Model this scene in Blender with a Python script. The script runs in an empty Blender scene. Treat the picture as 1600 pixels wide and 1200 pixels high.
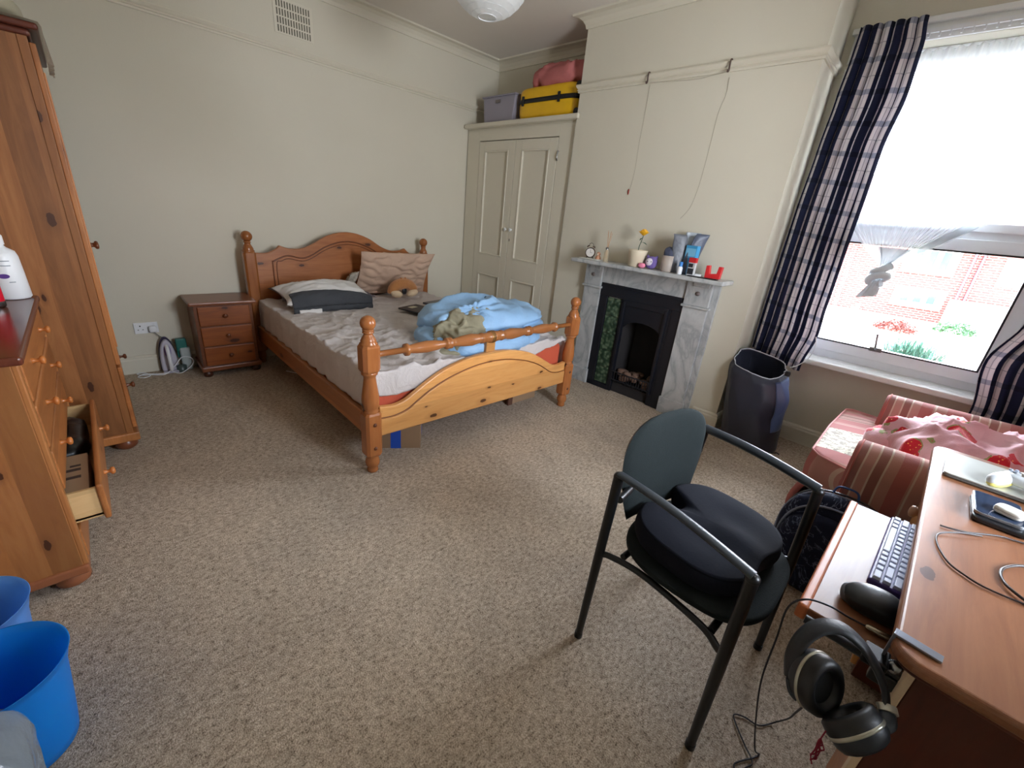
import bpy, bmesh, math, random
from mathutils import Vector, Matrix, noise
PI = math.pi
random.seed(7)
sc = bpy.context.scene
COL = sc.collection
T = 0.033                                   # the chimney wall is a hair off square
CT, ST = math.cos(T), math.sin(T)
def B(x, y, z=0.0): return Vector((x*CT - y*ST, x*ST + y*CT, z))

# ------------------------------------------------------------------ camera
cd = bpy.data.cameras.new('camera'); cam = bpy.data.objects.new('camera', cd); COL.objects.link(cam)
cd.sensor_width = 36; cd.sensor_fit = 'HORIZONTAL'; cd.lens = 656.43/1600*36
cd.clip_start = 0.02; cd.clip_end = 200
R_ = Vector((0.6827835, 0.72476832, 0.09229073)); U_ = Vector((-0.32830265, 0.19150222, 0.92495636)); F_ = Vector((-0.65270519, 0.66184423, -0.36869791))
m = Matrix((R_, U_, -F_)).transposed().to_4x4(); m.translation = Vector((4.2292, -3.6092, 1.4167))
cam.matrix_world = m
sc.camera = cam

# ------------------------------------------------------------------ sky, light, exposure
w = bpy.data.worlds.new('overcast_sky'); sc.world = w; w.use_nodes = True
nt = w.node_tree; nt.nodes.clear()
bg = nt.nodes.new('ShaderNodeBackground'); out = nt.nodes.new('ShaderNodeOutputWorld')
tc = nt.nodes.new('ShaderNodeTexCoord'); sx = nt.nodes.new('ShaderNodeSeparateXYZ'); cr = nt.nodes.new('ShaderNodeValToRGB')
nt.links.new(tc.outputs['Generated'], sx.inputs[0]); nt.links.new(sx.outputs['Z'], cr.inputs[0])
cr.color_ramp.elements[0].position = 0.0; cr.color_ramp.elements[0].color = (.90, .94, 1, 1)
cr.color_ramp.elements[1].position = 0.7; cr.color_ramp.elements[1].color = (.72, .83, 1, 1)
nt.links.new(cr.outputs[0], bg.inputs[0]); nt.links.new(bg.outputs[0], out.inputs[0])
bg.inputs[1].default_value = 11.0
pl = bpy.data.lights.new('window_portal', 'AREA'); pl.shape = 'RECTANGLE'; pl.size = 1.26; pl.size_y = 1.86
pl.cycles.is_portal = True
po = bpy.data.objects.new('window_portal', pl); COL.objects.link(po)
po.location = B(3.97, .30, 1.56); po.rotation_euler = (PI/2, 0, T+PI)
po.rotation_euler = Vector(B(0, 1, 0)).to_track_quat('Z', 'Y').to_euler()
pl2 = bpy.data.lights.new('window_portal', 'AREA'); pl2.shape = 'RECTANGLE'; pl2.size = .75; pl2.size_y = 1.5; pl2.cycles.is_portal = True
po2 = bpy.data.objects.new('window_portal', pl2); COL.objects.link(po2); po2.location = (5.37, -2.025, 1.65)  # portal for the added, unseen window in the right wall
po2.rotation_euler = Vector((1, 0, 0)).to_track_quat('Z', 'Y').to_euler()
sc.view_settings.view_transform = 'Standard'; sc.view_settings.look = 'None'
sc.view_settings.gamma = 1; sc.view_settings.use_curve_mapping = False
sc.view_settings.exposure = 2.0

# ------------------------------------------------------------------ material helpers
def lin(c):
    return tuple((v/12.92 if v <= .04045 else ((v+.055)/1.055)**2.4) for v in [x/255 for x in c])
class N:
    def __init__(s, name):
        s.m = bpy.data.materials.new(name); s.m.use_nodes = True; s.t = s.m.node_tree
        s.b = s.t.nodes['Principled BSDF']; s.o = s.t.nodes['Material Output']
    def n(s, t, **k):
        x = s.t.nodes.new('ShaderNode'+t)
        for a, v in k.items(): setattr(x, a, v)
        return x
    def l(s, a, b): s.t.links.new(a, b)
    def set(s, sock, v):
        if hasattr(v, 'default_value') or hasattr(v, 'is_linked'): s.l(v, sock)
        else:
            if isinstance(v, (tuple, list)) and len(v) == 3 and sock.type == 'RGBA': v = (*v, 1)
            sock.default_value = v
    def math(s, op, a, b=0.0, c=None):
        x = s.n('Math', operation=op); s.set(x.inputs[0], a); s.set(x.inputs[1], b)
        if c is not None: s.set(x.inputs[2], c)
        return x.outputs[0]
    def mix(s, f, a, b, mode='MIX'):
        x = s.n('Mix', data_type='RGBA', blend_type=mode); s.set(x.inputs[0], f); s.set(x.inputs[6], a); s.set(x.inputs[7], b)
        return x.outputs[2]
    def ramp(s, f, stops, interp='LINEAR'):
        x = s.n('ValToRGB'); s.l(f, x.inputs[0]); r = x.color_ramp; r.interpolation = interp
        while len(r.elements) < len(stops): r.elements.new(.5)
        for e, (p, c) in zip(r.elements, stops):
            e.position = p; e.color = (*c, 1) if len(c) == 3 else c
        return x.outputs[0]
    def noise(s, v, scale, detail=3, rough=.5, dist=0):
        x = s.n('TexNoise'); s.l(v, x.inputs['Vector']); x.inputs['Scale'].default_value = scale
        x.inputs['Detail'].default_value = detail; x.inputs['Roughness'].default_value = rough; x.inputs['Distortion'].default_value = dist
        return x.outputs[0]
    def vor(s, v, scale, feat='F1', out=0):
        x = s.n('TexVoronoi', feature=feat); s.l(v, x.inputs['Vector']); x.inputs['Scale'].default_value = scale
        return x.outputs[out]
    def obj(s): return s.n('TexCoord').outputs['Object']
    def uv(s): return s.n('TexCoord').outputs['UV']
    def scale(s, v, k):
        x = s.n('Mapping'); s.l(v, x.inputs[0]); x.inputs['Scale'].default_value = k
        return x.outputs[0]
    def bump(s, h, st=.3, d=.01):
        x = s.n('Bump'); x.inputs['Strength'].default_value = st; x.inputs['Distance'].default_value = d
        s.l(h, x.inputs['Height']); s.l(x.outputs[0], s.b.inputs['Normal'])
    def fin(s, col=None, rough=.6, **k):
        if col is not None: s.set(s.b.inputs['Base Color'], col)
        s.set(s.b.inputs['Roughness'], rough)
        for a, v in k.items():
            s.b.inputs[a.replace('_', ' ')].default_value = v
        return s.m
def plain(name, rgb, rough=.5, bump=0, bs=60, **k):
    a = N(name)
    if bump:
        o = a.obj(); h = a.noise(o, bs, 4); a.bump(h, bump, .003)
        c = a.mix(a.noise(o, bs*.15, 3), tuple(x*.86 for x in lin(rgb)), tuple(min(1, x*1.1) for x in lin(rgb)))
        return a.fin(c, rough, **k)
    return a.fin(lin(rgb), rough, **k)
def wood(name, along='z', light=(206, 140, 78), mid=(176, 108, 52), dark=(120, 66, 30), plank=.09, knots=1.0, rough=.38, across=None, vary=.42):
    a = N(name)
    o = a.obj(); r = a.n('ObjectInfo').outputs['Random']
    sp = a.n('SeparateXYZ'); a.l(o, sp.inputs[0]); ax = dict(x=sp.outputs[0], y=sp.outputs[1], z=sp.outputs[2])
    oth = [k for k in 'xyz' if k != along]
    if across: oth = [across] + [k for k in oth if k != across]
    u = ax[along]; v = ax[oth[0]]; q = ax[oth[1]]
    off = a.math('MULTIPLY', r, 7.3)
    v2 = a.math('ADD', v, off)
    pid = a.math('FLOOR', a.math('DIVIDE', v2, plank))
    wn = a.n('TexWhiteNoise', noise_dimensions='1D'); a.l(pid, wn.inputs['W']); pr = wn.outputs['Value']
    cb = a.n('CombineXYZ'); a.l(a.math('MULTIPLY', a.math('ADD', u, a.math('MULTIPLY', pid, 1.37)), .10), cb.inputs[0]); a.l(v2, cb.inputs[1]); a.l(q, cb.inputs[2])
    gr = a.noise(cb.outputs[0], 26, 5, .6, 1.2); fine = a.noise(cb.outputs[0], 130, 3, .6)
    col = a.ramp(gr, [(.30, lin(dark)), (.45, lin(mid)), (.62, lin(light))])
    col = a.mix(.72, col, lin(mid))
    tone = a.math('ADD', a.math('MULTIPLY', pr, vary), 1-vary*.52)
    tcb = a.n('CombineColor'); [a.l(tone, tcb.inputs[i]) for i in range(3)]
    col = a.mix(1.0, col, tcb.outputs[0], 'MULTIPLY')
    col = a.mix(a.math('MULTIPLY', fine, .25), col, lin(dark))
    if knots > 0:
        kb = a.n('CombineXYZ'); a.l(a.math('MULTIPLY', u, 2.2), kb.inputs[0]); a.l(a.math('MULTIPLY', v2, 5.0), kb.inputs[1]); a.l(a.math('MULTIPLY', r, 9.), kb.inputs[2])
        vn = a.n('TexVoronoi', feature='F1', voronoi_dimensions='2D'); a.l(kb.outputs[0], vn.inputs['Vector']); vn.inputs['Scale'].default_value = 1.3
        dist = a.math('ADD', vn.outputs['Distance'], a.math('MULTIPLY', a.math('SUBTRACT', a.noise(o, 60, 2), .5), .06))
        sc1 = a.n('SeparateColor'); a.l(vn.outputs['Color'], sc1.inputs[0])
        on = a.math('LESS_THAN', sc1.outputs[0], .66*knots)
        siz = a.math('MULTIPLY', a.math('ADD', sc1.outputs[1], .40), .098)
        k = a.math('MULTIPLY', a.math('LESS_THAN', a.math('DIVIDE', dist, siz), .75), on)
        halo = a.math('MULTIPLY', a.math('SUBTRACT', 1., a.math('MINIMUM', a.math('DIVIDE', dist, a.math('MULTIPLY', siz, 2.2)), 1.)), on)
        col = a.mix(a.math('MULTIPLY', halo, .7), col, lin(dark))
        col = a.mix(a.math('MULTIPLY', k, .85), col, lin((58, 28, 16)))
    a.bump(fine, .08, .002)
    return a.fin(col, rough)

# ------------------------------------------------------------------ mesh helpers
class MB:
    def __init__(s): s.v = []; s.f = []; s.sm = []; s.uv = {}
    def add(s, vs, fs, smooth=False):
        b = len(s.v); s.v += [tuple(v) for v in vs]
        for f in fs: s.f.append(tuple(b+i for i in f)); s.sm.append(smooth)
        return s
    def box(s, a, b, M=None):
        (x0, y0, z0), (x1, y1, z1) = a, b
        vs = [Vector(p) for p in ((x0,y0,z0),(x1,y0,z0),(x1,y1,z0),(x0,y1,z0),(x0,y0,z1),(x1,y0,z1),(x1,y1,z1),(x0,y1,z1))]
        if M: vs = [M @ v for v in vs]
        return s.add(vs, [(3,2,1,0),(4,5,6,7),(0,1,5,4),(1,2,6,5),(2,3,7,6),(3,0,4,7)])
    def cbox(s, c, h, M=None):
        return s.box([c[i]-h[i] for i in range(3)], [c[i]+h[i] for i in range(3)], M)
    def lathe(s, prof, n=24, M=None, smooth=True, square=None):
        vs = []; fs = []
        for (r, z) in prof:
            for k in range(n):
                t = 2*PI*k/n
                vs.append(Vector((r*math.cos(t), r*math.sin(t), z)))
        if M: vs = [M @ v for v in vs]
        m = len(prof)
        for i in range(m-1):
            for k in range(n):
                a = i*n+k; b = i*n+(k+1) % n
                fs.append((a, b, b+n, a+n))
        s.add(vs, fs, smooth)
        if prof[0][0] > 1e-5: s.add([vs[k] for k in range(n)], [tuple(range(n-1, -1, -1))])
        if prof[-1][0] > 1e-5: s.add([vs[(m-1)*n+k] for k in range(n)], [tuple(range(n))])
        return s
    def tube(s, pts, r, n=10, caps=True, flat=1.0, up=None):
        pts = [Vector(p) for p in pts]; m = len(pts)
        rr = r if isinstance(r, (list, tuple)) else [r]*m
        tg = []
        for i in range(m):
            d = pts[min(i+1, m-1)] - pts[max(i-1, 0)]; tg.append(d.normalized() if d.length > 1e-9 else Vector((0, 0, 1)))
        u = Vector(up) if up else (Vector((0, 0, 1)) if abs(tg[0].z) < .9 else Vector((1, 0, 0)))
        vs = []; fs = []
        for i in range(m):
            t = tg[i]; u = (u - t*u.dot(t)); u = u.normalized() if u.length > 1e-6 else t.orthogonal().normalized(); w_ = t.cross(u)
            for k in range(n):
                a = 2*PI*k/n; vs.append(pts[i] + u*(rr[i]*flat*math.cos(a)) + w_*(rr[i]*math.sin(a)))
        for i in range(m-1):
            for k in range(n):
                a = i*n+k; b = i*n+(k+1) % n; fs.append((a, b, b+n, a+n))
        s.add(vs, fs, True)
        if caps:
            s.add(vs[:n], [tuple(range(n-1, -1, -1))]); s.add(vs[-n:], [tuple(range(n))])
        return s
    def prism(s, poly, fn, d0, d1):
        """poly: 2-D outline, fn(a, b, depth) -> point"""
        n = len(poly)
        A = [Vector(fn(a, b, d0)) for a, b in poly]; Bv = [Vector(fn(a, b, d1)) for a, b in poly]
        s.add(A+Bv, [tuple(range(n-1, -1, -1)), tuple(range(n, 2*n))] + [(i, (i+1) % n, (i+1) % n+n, i+n) for i in range(n)])
        return s
    def grid(s, fn, nu, nv, cu=False, cv=False, smooth=True, uv=None):
        b = len(s.v); vs = []; fs = []
        for j in range(nv):
            for i in range(nu):
                u = i/(nu if cu else nu-1); v = j/(nv if cv else nv-1)
                vs.append(Vector(fn(u, v)))
                if uv: s.uv[b+j*nu+i] = uv(u, v)
        for j in range(nv if cv else nv-1):
            for i in range(nu if cu else nu-1):
                i2 = (i+1) % nu; j2 = (j+1) % nv
                fs.append((j*nu+i, j*nu+i2, j2*nu+i2, j2*nu+i))
        return s.add(vs, fs, smooth)
    def blob(s, c, h, ex=1.0, nu=32, nv=20, fn=None, M=None):
        c = Vector(c)
        def sp(x, e): return math.copysign(abs(x)**e, x)
        def f(u, v):
            a = u*2*PI; b = (v-.5)*PI*.998
            d = Vector((sp(math.cos(b), ex)*sp(math.cos(a), ex), sp(math.cos(b), ex)*sp(math.sin(a), ex), sp(math.sin(b), ex)))
            p = Vector((d.x*h[0], d.y*h[1], d.z*h[2]))
            if fn: p = fn(p, d)
            if M: p = M @ p
            return p + c
        return s.grid(f, nu, nv, cu=True)
    def build(s, name, mat, parent=None, bevel=0, sub=0, solid=0, loc=None, rz=None, seg=2):
        me = bpy.data.meshes.new(name); me.from_pydata(s.v, [], s.f); me.validate(clean_customdata=False)
        if len(me.polygons) == len(s.sm): me.polygons.foreach_set('use_smooth', s.sm)
        if s.uv:
            L = me.uv_layers.new(name='UVMap')
            for lp in me.loops: L.data[lp.index].uv = s.uv.get(lp.vertex_index, (0, 0))
        bm = bmesh.new(); bm.from_mesh(me); bmesh.ops.recalc_face_normals(bm, faces=bm.faces); bm.to_mesh(me); bm.free()
        o = bpy.data.objects.new(name, me); COL.objects.link(o); me.materials.append(mat)
        if parent: o.parent = parent
        if loc is not None: o.location = loc
        if rz is not None: o.rotation_euler = (0, 0, rz)
        if bevel:
            b = o.modifiers.new('bevel', 'BEVEL'); b.width = bevel; b.segments = seg; b.limit_method = 'ANGLE'; b.angle_limit = .7
        if solid:
            b = o.modifiers.new('solid', 'SOLIDIFY'); b.thickness = solid; b.offset = 0
        if sub:
            b = o.modifiers.new('sub', 'SUBSURF'); b.levels = sub; b.render_levels = sub
        return o
def tag(o, label, cat, group=None, kind=None):
    if label: o['label'] = label
    if cat: o['category'] = cat
    if group: o['group'] = group
    if kind: o['kind'] = kind
    return o
def thing(name, label, cat, loc=(0, 0, 0), rz=0, group=None):
    o = bpy.data.objects.new(name, None); o.empty_display_size = .05; COL.objects.link(o)
    o.location = loc; o.rotation_euler = (0, 0, rz)
    return tag(o, label, cat, group)
def struct(name, mb, mat, inB=False, **k):
    o = mb.build(name, mat, **k); o['kind'] = 'structure'
    if inB: o.rotation_euler = (0, 0, T)
    return o
def cat_rom(pts, n=8):
    P = [Vector(p) for p in pts]; out_ = []
    for i in range(len(P)-1):
        p0 = P[max(i-1, 0)]; p1 = P[i]; p2 = P[i+1]; p3 = P[min(i+2, len(P)-1)]
        for k in range(n):
            t = k/n
            out_.append(.5*((2*p1) + (p2-p0)*t + (2*p0-5*p1+4*p2-p3)*t*t + (3*p1-p0-3*p2+p3)*t**3))
    return out_ + [P[-1]]
def nz(x, y, z=0, s=1.0): return noise.noise(Vector((x*s, y*s, z*s)))
def adopt(ch, par, name=None):
    for k in ('label', 'category'):
        if k in ch: del ch[k]
    ch.parent = par; ch.matrix_parent_inverse = (Matrix.Translation(par.location) @ par.rotation_euler.to_matrix().to_4x4()).inverted()
    return ch
def rotM(rx=0, ry=0, rz=0): return Matrix.Rotation(rz, 4, 'Z') @ Matrix.Rotation(ry, 4, 'Y') @ Matrix.Rotation(rx, 4, 'X')
def sweep(prof, path, z0):
    """profile [(out, up)] swept along a plan path (list of 2-D), room on the left side"""
    mb = MB(); n = len(path); P = [Vector(p[:2]) for p in path]; rings = []
    for i in range(n):
        ns = []
        if i > 0: d = (P[i]-P[i-1]).normalized(); ns.append(Vector((d.y, -d.x)))
        if i < n-1: d = (P[i+1]-P[i]).normalized(); ns.append(Vector((d.y, -d.x)))
        nn = sum(ns, Vector((0, 0))).normalized(); k = 1/max(.3, nn.dot(ns[0]))
        rings.append([Vector((P[i].x+nn.x*k*o, P[i].y+nn.y*k*o, z0+u)) for o, u in prof])
    m = len(prof); vs = [v for r in rings for v in r]; fs = []
    for i in range(n-1):
        for j in range(m):
            j2 = (j+1) % m; fs.append((i*m+j, i*m+j2, (i+1)*m+j2, (i+1)*m+j))
    fs += [tuple(range(m-1, -1, -1)), tuple((n-1)*m+j for j in range(m))]
    return mb.add(vs, fs)
def knob(mb, M, r=.017, l=.035):
    return mb.lathe([(r*.62, 0), (r*.6, .004), (r*.42, .010), (r*.45, l*.5), (r*.9, l*.62), (r, l*.78), (r*.85, l*.93), (r*.4, l), (0, l)], 16, M)

# ------------------------------------------------------------------ materials
a = N('cream_wall_paint'); o_ = a.obj()
a.bump(a.noise(o_, 70, 4), .12, .003)
WALL = a.fin(a.mix(a.noise(o_, 1.6, 3), lin((206, 200, 182)), lin((214, 209, 192))), .75)
a = N('ceiling_paint'); o_ = a.obj(); a.bump(a.noise(o_, 40, 3), .06, .003)
CEIL = a.fin(a.mix(a.noise(o_, 2, 3), lin((222, 215, 204)), lin((228, 222, 212))), .8)
TRIM = plain('cream_gloss_trim', (214, 208, 190), .45)
WHITE = plain('white_gloss_paint', (232, 233, 230), .35)
UPVC = plain('white_window_plastic', (236, 240, 244), .3)
a = N('speckled_carpet'); o_ = a.obj()
v1 = a.noise(o_, 210, 2, .7); v2 = a.noise(a.scale(o_, (1, .55, 1)), 75, 3, .75); v3 = a.noise(o_, 1.1, 4, .6); v4 = a.noise(o_, 9, 4, .65)
c = a.ramp(a.math('ADD', a.math('MULTIPLY', v1, .5), a.math('MULTIPLY', v2, .5)), [(.36, lin((100, 86, 73))), (.46, lin((170, 154, 136))), (.56, lin((200, 184, 165))), (.66, lin((226, 215, 200)))])
c = a.mix(a.math('MULTIPLY', a.math('GREATER_THAN', v1, .66), .0), c, lin((70, 60, 52)))
c = a.mix(1.0, c, a.ramp(v3, [(.35, (.86, .86, .86)), (.6, (1.04, 1.03, 1.0))]), 'MULTIPLY')
c = a.mix(1.0, c, a.ramp(v4, [(.3, (.9, .9, .9)), (.6, (1.03, 1.03, 1.03))]), 'MULTIPLY')
a.bump(a.math('ADD', v1, v2), .6, .006)
CARPET = a.fin(c, .95, Specular_IOR_Level=.1)
PZ = wood('pine_upright_grain', 'z', (198, 138, 82), (172, 110, 60), (116, 68, 36), plank=.075, across='y', vary=.75)
PZR = wood('pine_wardrobe_grain', 'z', (186, 128, 78), (150, 96, 54), (100, 60, 32), plank=.085, across='y', vary=.85)
PX = wood('pine_along_x', 'x', (196, 132, 76), (168, 104, 54), (112, 62, 30), plank=.075, knots=.7, across='z')
PY = wood('honey_pine_along_y', 'y', (240, 186, 118), (224, 160, 92), (160, 100, 52), plank=.14, across='z', rough=.3)
PYH = wood('pine_headboard_grain', 'y', (190, 126, 74), (162, 98, 52), (106, 60, 30), plank=.12, across='z', rough=.35)
POST = wood('turned_pine', 'z', (196, 130, 76), (172, 104, 56), (116, 64, 32), plank=.3, knots=.7, rough=.22)
POSTY = wood('turned_pine_rail', 'y', (204, 138, 82), (180, 112, 62), (122, 68, 34), plank=.3, knots=.7, rough=.22)
NST = wood('reddish_nightstand_pine', 'y', (176, 104, 46), (150, 80, 30), (92, 44, 18), plank=.15, across='z', knots=.7, rough=.4)
NSD = wood('nightstand_carcass_pine', 'y', (150, 98, 68), (124, 74, 48), (80, 44, 28), plank=.12, across='x', knots=.4, rough=.3)
REDTOP = wood('red_brown_stained_top', 'x', (132, 74, 52), (108, 54, 38), (70, 34, 24), plank=.14, across='y', knots=.3, rough=.2)
DESK = wood('desk_top_varnished_pine', 'y', (164, 114, 80), (136, 88, 58), (92, 56, 38), plank=.17, across='x', knots=.55, rough=.34)
DESKD = wood('dark_desk_side', 'z', (104, 48, 30), (82, 34, 20), (48, 20, 12), plank=.2, knots=.3, rough=.35)
RAW = wood('raw_pale_pine', 'y', (226, 192, 140), (212, 174, 120), (170, 128, 82), plank=.08, across='z', knots=.5, rough=.55)
KNOB = plain('varnished_knob', (186, 112, 56), .22)
KNOBD = plain('dark_knob', (104, 56, 30), .3)
BLACKM = plain('black_satin_metal', (8, 9, 11), .38)
BLACKP = plain('black_plastic', (20, 21, 24), .45)
CHFAB = plain('charcoal_chair_fabric', (30, 36, 36), .9, .35, 260, Specular_IOR_Level=.2)
VELV = plain('black_velvet_cushion', (24, 26, 35), .9, .2, 90, Specular_IOR_Level=.15)
IRONB = plain('black_cast_iron', (16, 19, 28), .45, .15, 60)
NAVY = plain('navy_dark_fabric', (50, 54, 70), .42, .3, 40)
def translucent(name, rgb, f, rough=.3):
    a = N(name); a.fin(lin(rgb), rough); tl = a.n('BsdfTranslucent'); tl.inputs[0].default_value = (*lin(rgb), 1); mx = a.n('MixShader'); mx.inputs[0].default_value = f
    a.l(a.b.outputs[0], mx.inputs[1]); a.l(tl.outputs[0], mx.inputs[2]); a.l(mx.outputs[0], a.o.inputs[0]); return a.m
BLUEP = translucent('blue_bin_plastic', (30, 162, 244), .5)
BLUEL = translucent('pale_blue_bin_plastic', (120, 182, 244), .5)
a = N('clear_grey_plastic_bag'); a.bump(a.noise(a.obj(), 22, 4), .6, .01)
BAGC = a.fin(lin((172, 186, 198)), .2, Transmission_Weight=.5)
CREAMC = plain('cream_ceramic', (222, 208, 182), .35)
GREYC = plain('grey_beige_ceramic', (178, 166, 156), .5)
CARD = plain('brown_cardboard', (158, 128, 98), .8, .1, 30)
RED = plain('red_plastic', (206, 40, 44), .35)
STEEL = plain('brushed_steel', (150, 152, 156), .25, Metallic=1.0)
WHITEP = plain('white_plastic', (232, 234, 236), .35)
GREYP = plain('grey_lilac_box_plastic', (150, 146, 158), .6)
YEL = plain('yellow_suitcase_shell', (232, 182, 22), .4, .1, 50)
a = N('grey_veined_marble'); o_ = a.obj()
vn = a.noise(a.scale(o_, (1, 1, .6)), 4.2, 5, .55, 1.4); fn_ = a.noise(o_, 28, 5, .6, 1)
c = a.ramp(vn, [(.34, lin((200, 201, 199))), (.46, lin((182, 184, 183))), (.50, lin((158, 161, 162))), (.55, lin((186, 188, 187))), (.7, lin((208, 208, 205)))])
MARB = a.fin(a.mix(a.math('MULTIPLY', fn_, .3), c, lin((140, 143, 143))), .3)
a = N('green_relief_tile'); o_ = a.obj(); mp = a.scale(o_, (6.3, 1, 6.3))
wv = a.n('TexVoronoi', feature='SMOOTH_F1'); a.l(a.scale(o_, (30, 1, 30)), wv.inputs['Vector']); wv.inputs['Scale'].default_value = 1.2
a.bump(wv.outputs[0], .8, .01)
TILE = a.fin(a.ramp(wv.outputs[0], [(.2, lin((98, 116, 92))), (.5, lin((50, 70, 52))), (.8, lin((34, 52, 40)))]), .22)
def cloth(name, c1, c2, scale=9, rough=.85, bump=.35, **k):
    a = N(name); o = a.obj()
    n1 = a.noise(o, scale, 5, .6, .6)
    a.bump(n1, bump, .02)
    return a.fin(a.mix(a.noise(o, scale*.6, 3), lin(c1), lin(c2)), rough, **k)
SHEET = cloth('taupe_bed_sheet', (196, 186, 180), (212, 205, 202), 9, bump=.8)
RUST = cloth('rust_orange_mattress', (188, 78, 52), (204, 92, 62), 6)
PILW = cloth('white_pillow_cotton', (208, 204, 200), (222, 219, 215), 8)
CHAR = cloth('charcoal_cotton', (52, 54, 58), (68, 70, 74), 14)
MAUVE = cloth('mauve_grey_cotton', (92, 84, 90), (108, 98, 102), 8)
BEIGE = cloth('beige_pillow_cotton', (184, 154, 132), (198, 168, 146), 7, bump=.6)
DUV = cloth('pale_blue_duvet', (142, 184, 224), (162, 200, 236), 7, .55, .8)
OLIVE = cloth('olive_beige_lining', (142, 136, 112), (164, 156, 130), 12, bump=.6)
PINKC = cloth('dusty_pink_blanket', (176, 98, 98), (196, 118, 114), 9)
BRPL = cloth('brown_plush', (172, 112, 62), (194, 132, 78), 80, .95, .4, Sheen_Weight=.3)
CRPL = cloth('cream_plush', (222, 196, 160), (234, 210, 178), 80, .95, .4)
PURPL = cloth('purple_plush', (104, 86, 150), (128, 108, 172), 60, .95)
a = N('glass_pane'); a.t.nodes.remove(a.b)
tr = a.n('BsdfTransparent'); gl = a.n('BsdfGlossy'); gl.inputs['Roughness'].default_value = .02; fr = a.n('Fresnel'); fr.inputs[0].default_value = 1.45; mx = a.n('MixShader')
a.l(fr.outputs[0], mx.inputs[0]); a.l(tr.outputs[0], mx.inputs[1]); a.l(gl.outputs[0], mx.inputs[2]); a.l(mx.outputs[0], a.o.inputs[0]); GLASS = a.m
def sheer(name, col, op):
    a = N(name); a.t.nodes.remove(a.b)
    tr = a.n('BsdfTransparent'); df = a.n('BsdfDiffuse'); tl = a.n('BsdfTranslucent'); m1 = a.n('MixShader'); m2 = a.n('MixShader')
    df.inputs[0].default_value = (*col, 1); tl.inputs[0].default_value = (*col, 1)
    a.l(df.outputs[0], m1.inputs[1]); a.l(tl.outputs[0], m1.inputs[2]); m2.inputs[0].default_value = op
    a.l(tr.outputs[0], m2.inputs[1]); a.l(m1.outputs[0], m2.inputs[2]); a.l(m2.outputs[0], a.o.inputs[0]); return a.m
NET = sheer('sheer_white_net', (.9, .93, .95), .42)
NETK = plain('bunched_white_net', (214, 222, 226), .9, .3, 60)
PAPER = sheer('white_lantern_paper', (.93, .94, .93), .97)
LACE = sheer('old_cream_lace', (.50, .44, .36), .8)
DIFG = sheer('clear_amber_glass', (.85, .75, .55), .45)
# plaid curtain
a = N('navy_plaid_curtain'); sp = a.n('SeparateXYZ'); a.l(a.uv(), sp.inputs[0]); U, V = sp.outputs[0], sp.outputs[1]
def band(a, c, period, lo, hi):
    f = a.math('FRACT', a.math('DIVIDE', c, period))
    return a.math('MULTIPLY', a.math('GREATER_THAN', f, lo), a.math('LESS_THAN', f, hi))
bv = band(a, U, .128, .0, .52); bt = band(a, U, .128, .74, .79)
bh = band(a, V, .165, .0, .17); bh2 = band(a, V, .165, .58, .61)
col = a.mix(bh, lin((222, 216, 218)), lin((166, 168, 184)))
col = a.mix(a.math('MULTIPLY', a.math('MAXIMUM', bt, bh2), .45), col, lin((70, 74, 100)))
col = a.mix(bv, col, a.mix(bh, lin((28, 36, 70)), lin((18, 24, 52))))
a.bump(a.noise(a.scale(a.uv(), (400, 400, 1)), 1, 2), .1, .001)
a.set(a.b.inputs['Base Color'], col); a.b.inputs['Roughness'].default_value = .9
tl = a.n('BsdfTranslucent'); a.l(col, tl.inputs[0]); mx = a.n('MixShader'); mx.inputs[0].default_value = .30
a.l(a.b.outputs[0], mx.inputs[1]); a.l(tl.outputs[0], mx.inputs[2]); a.l(mx.outputs[0], a.o.inputs[0]); PLAID = a.m
# armchair stripes
def stripes(name, axis, period=.34, floral=False):
    a = N(name); o = a.obj(); sp = a.n('SeparateXYZ'); a.l(o, sp.inputs[0]); c = sp.outputs['xyz'.index(axis)]
    f = a.math('FRACT', a.math('DIVIDE', a.math('ADD', c, a.math('MULTIPLY', a.noise(o, 3, 1), .02)), period))
    P_, K, Cc, Dk = lin((168, 100, 94)), lin((178, 130, 118)), lin((196, 172, 152)), lin((144, 96, 86))
    col = a.ramp(f, [(0, P_), (.16, P_), (.17, Cc), (.19, Dk), (.26, Cc), (.28, K), (.36, K), (.37, Cc), (.39, Dk), (.48, Cc), (.50, K), (.60, P_), (.74, K), (.76, Cc), (.78, K), (.9, P_)], 'CONSTANT')
    if floral:
        g = a.math('MULTIPLY', a.math('GREATER_THAN', c, -.24), a.math('LESS_THAN', c, .12))
        fl = a.mix(a.math('GREATER_THAN', a.noise(o, 34, 3, .6, 1), .52), lin((226, 218, 190)), lin((160, 150, 134)))
        bnd = a.math('MULTIPLY', a.math('GREATER_THAN', c, -.34), a.math('LESS_THAN', c, .22))
        col = a.mix(bnd, col, P_); col = a.mix(g, col, fl)
    a.bump(a.noise(o, 160, 3), .25, .003)
    return a.fin(col, .85)
STRX = stripes('striped_chair_fabric_across', 'x'); STRS = stripes('striped_seat_fabric', 'y', .30, True); STRY = stripes('striped_back_fabric', 'y', .30)
a = N('strawberry_fleece'); o_ = a.obj()
vv = a.n('TexVoronoi', feature='F1'); a.l(o_, vv.inputs['Vector']); vv.inputs['Scale'].default_value = 7.5
dd = a.math('ADD', vv.outputs['Distance'], a.math('MULTIPLY', a.math('SUBTRACT', a.noise(o_, 14, 3), .5), .5))
col = a.mix(a.noise(o_, 5, 3), lin((214, 128, 146)), lin((238, 212, 214)))
seeds = a.math('LESS_THAN', a.vor(o_, 75), .22)
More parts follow.
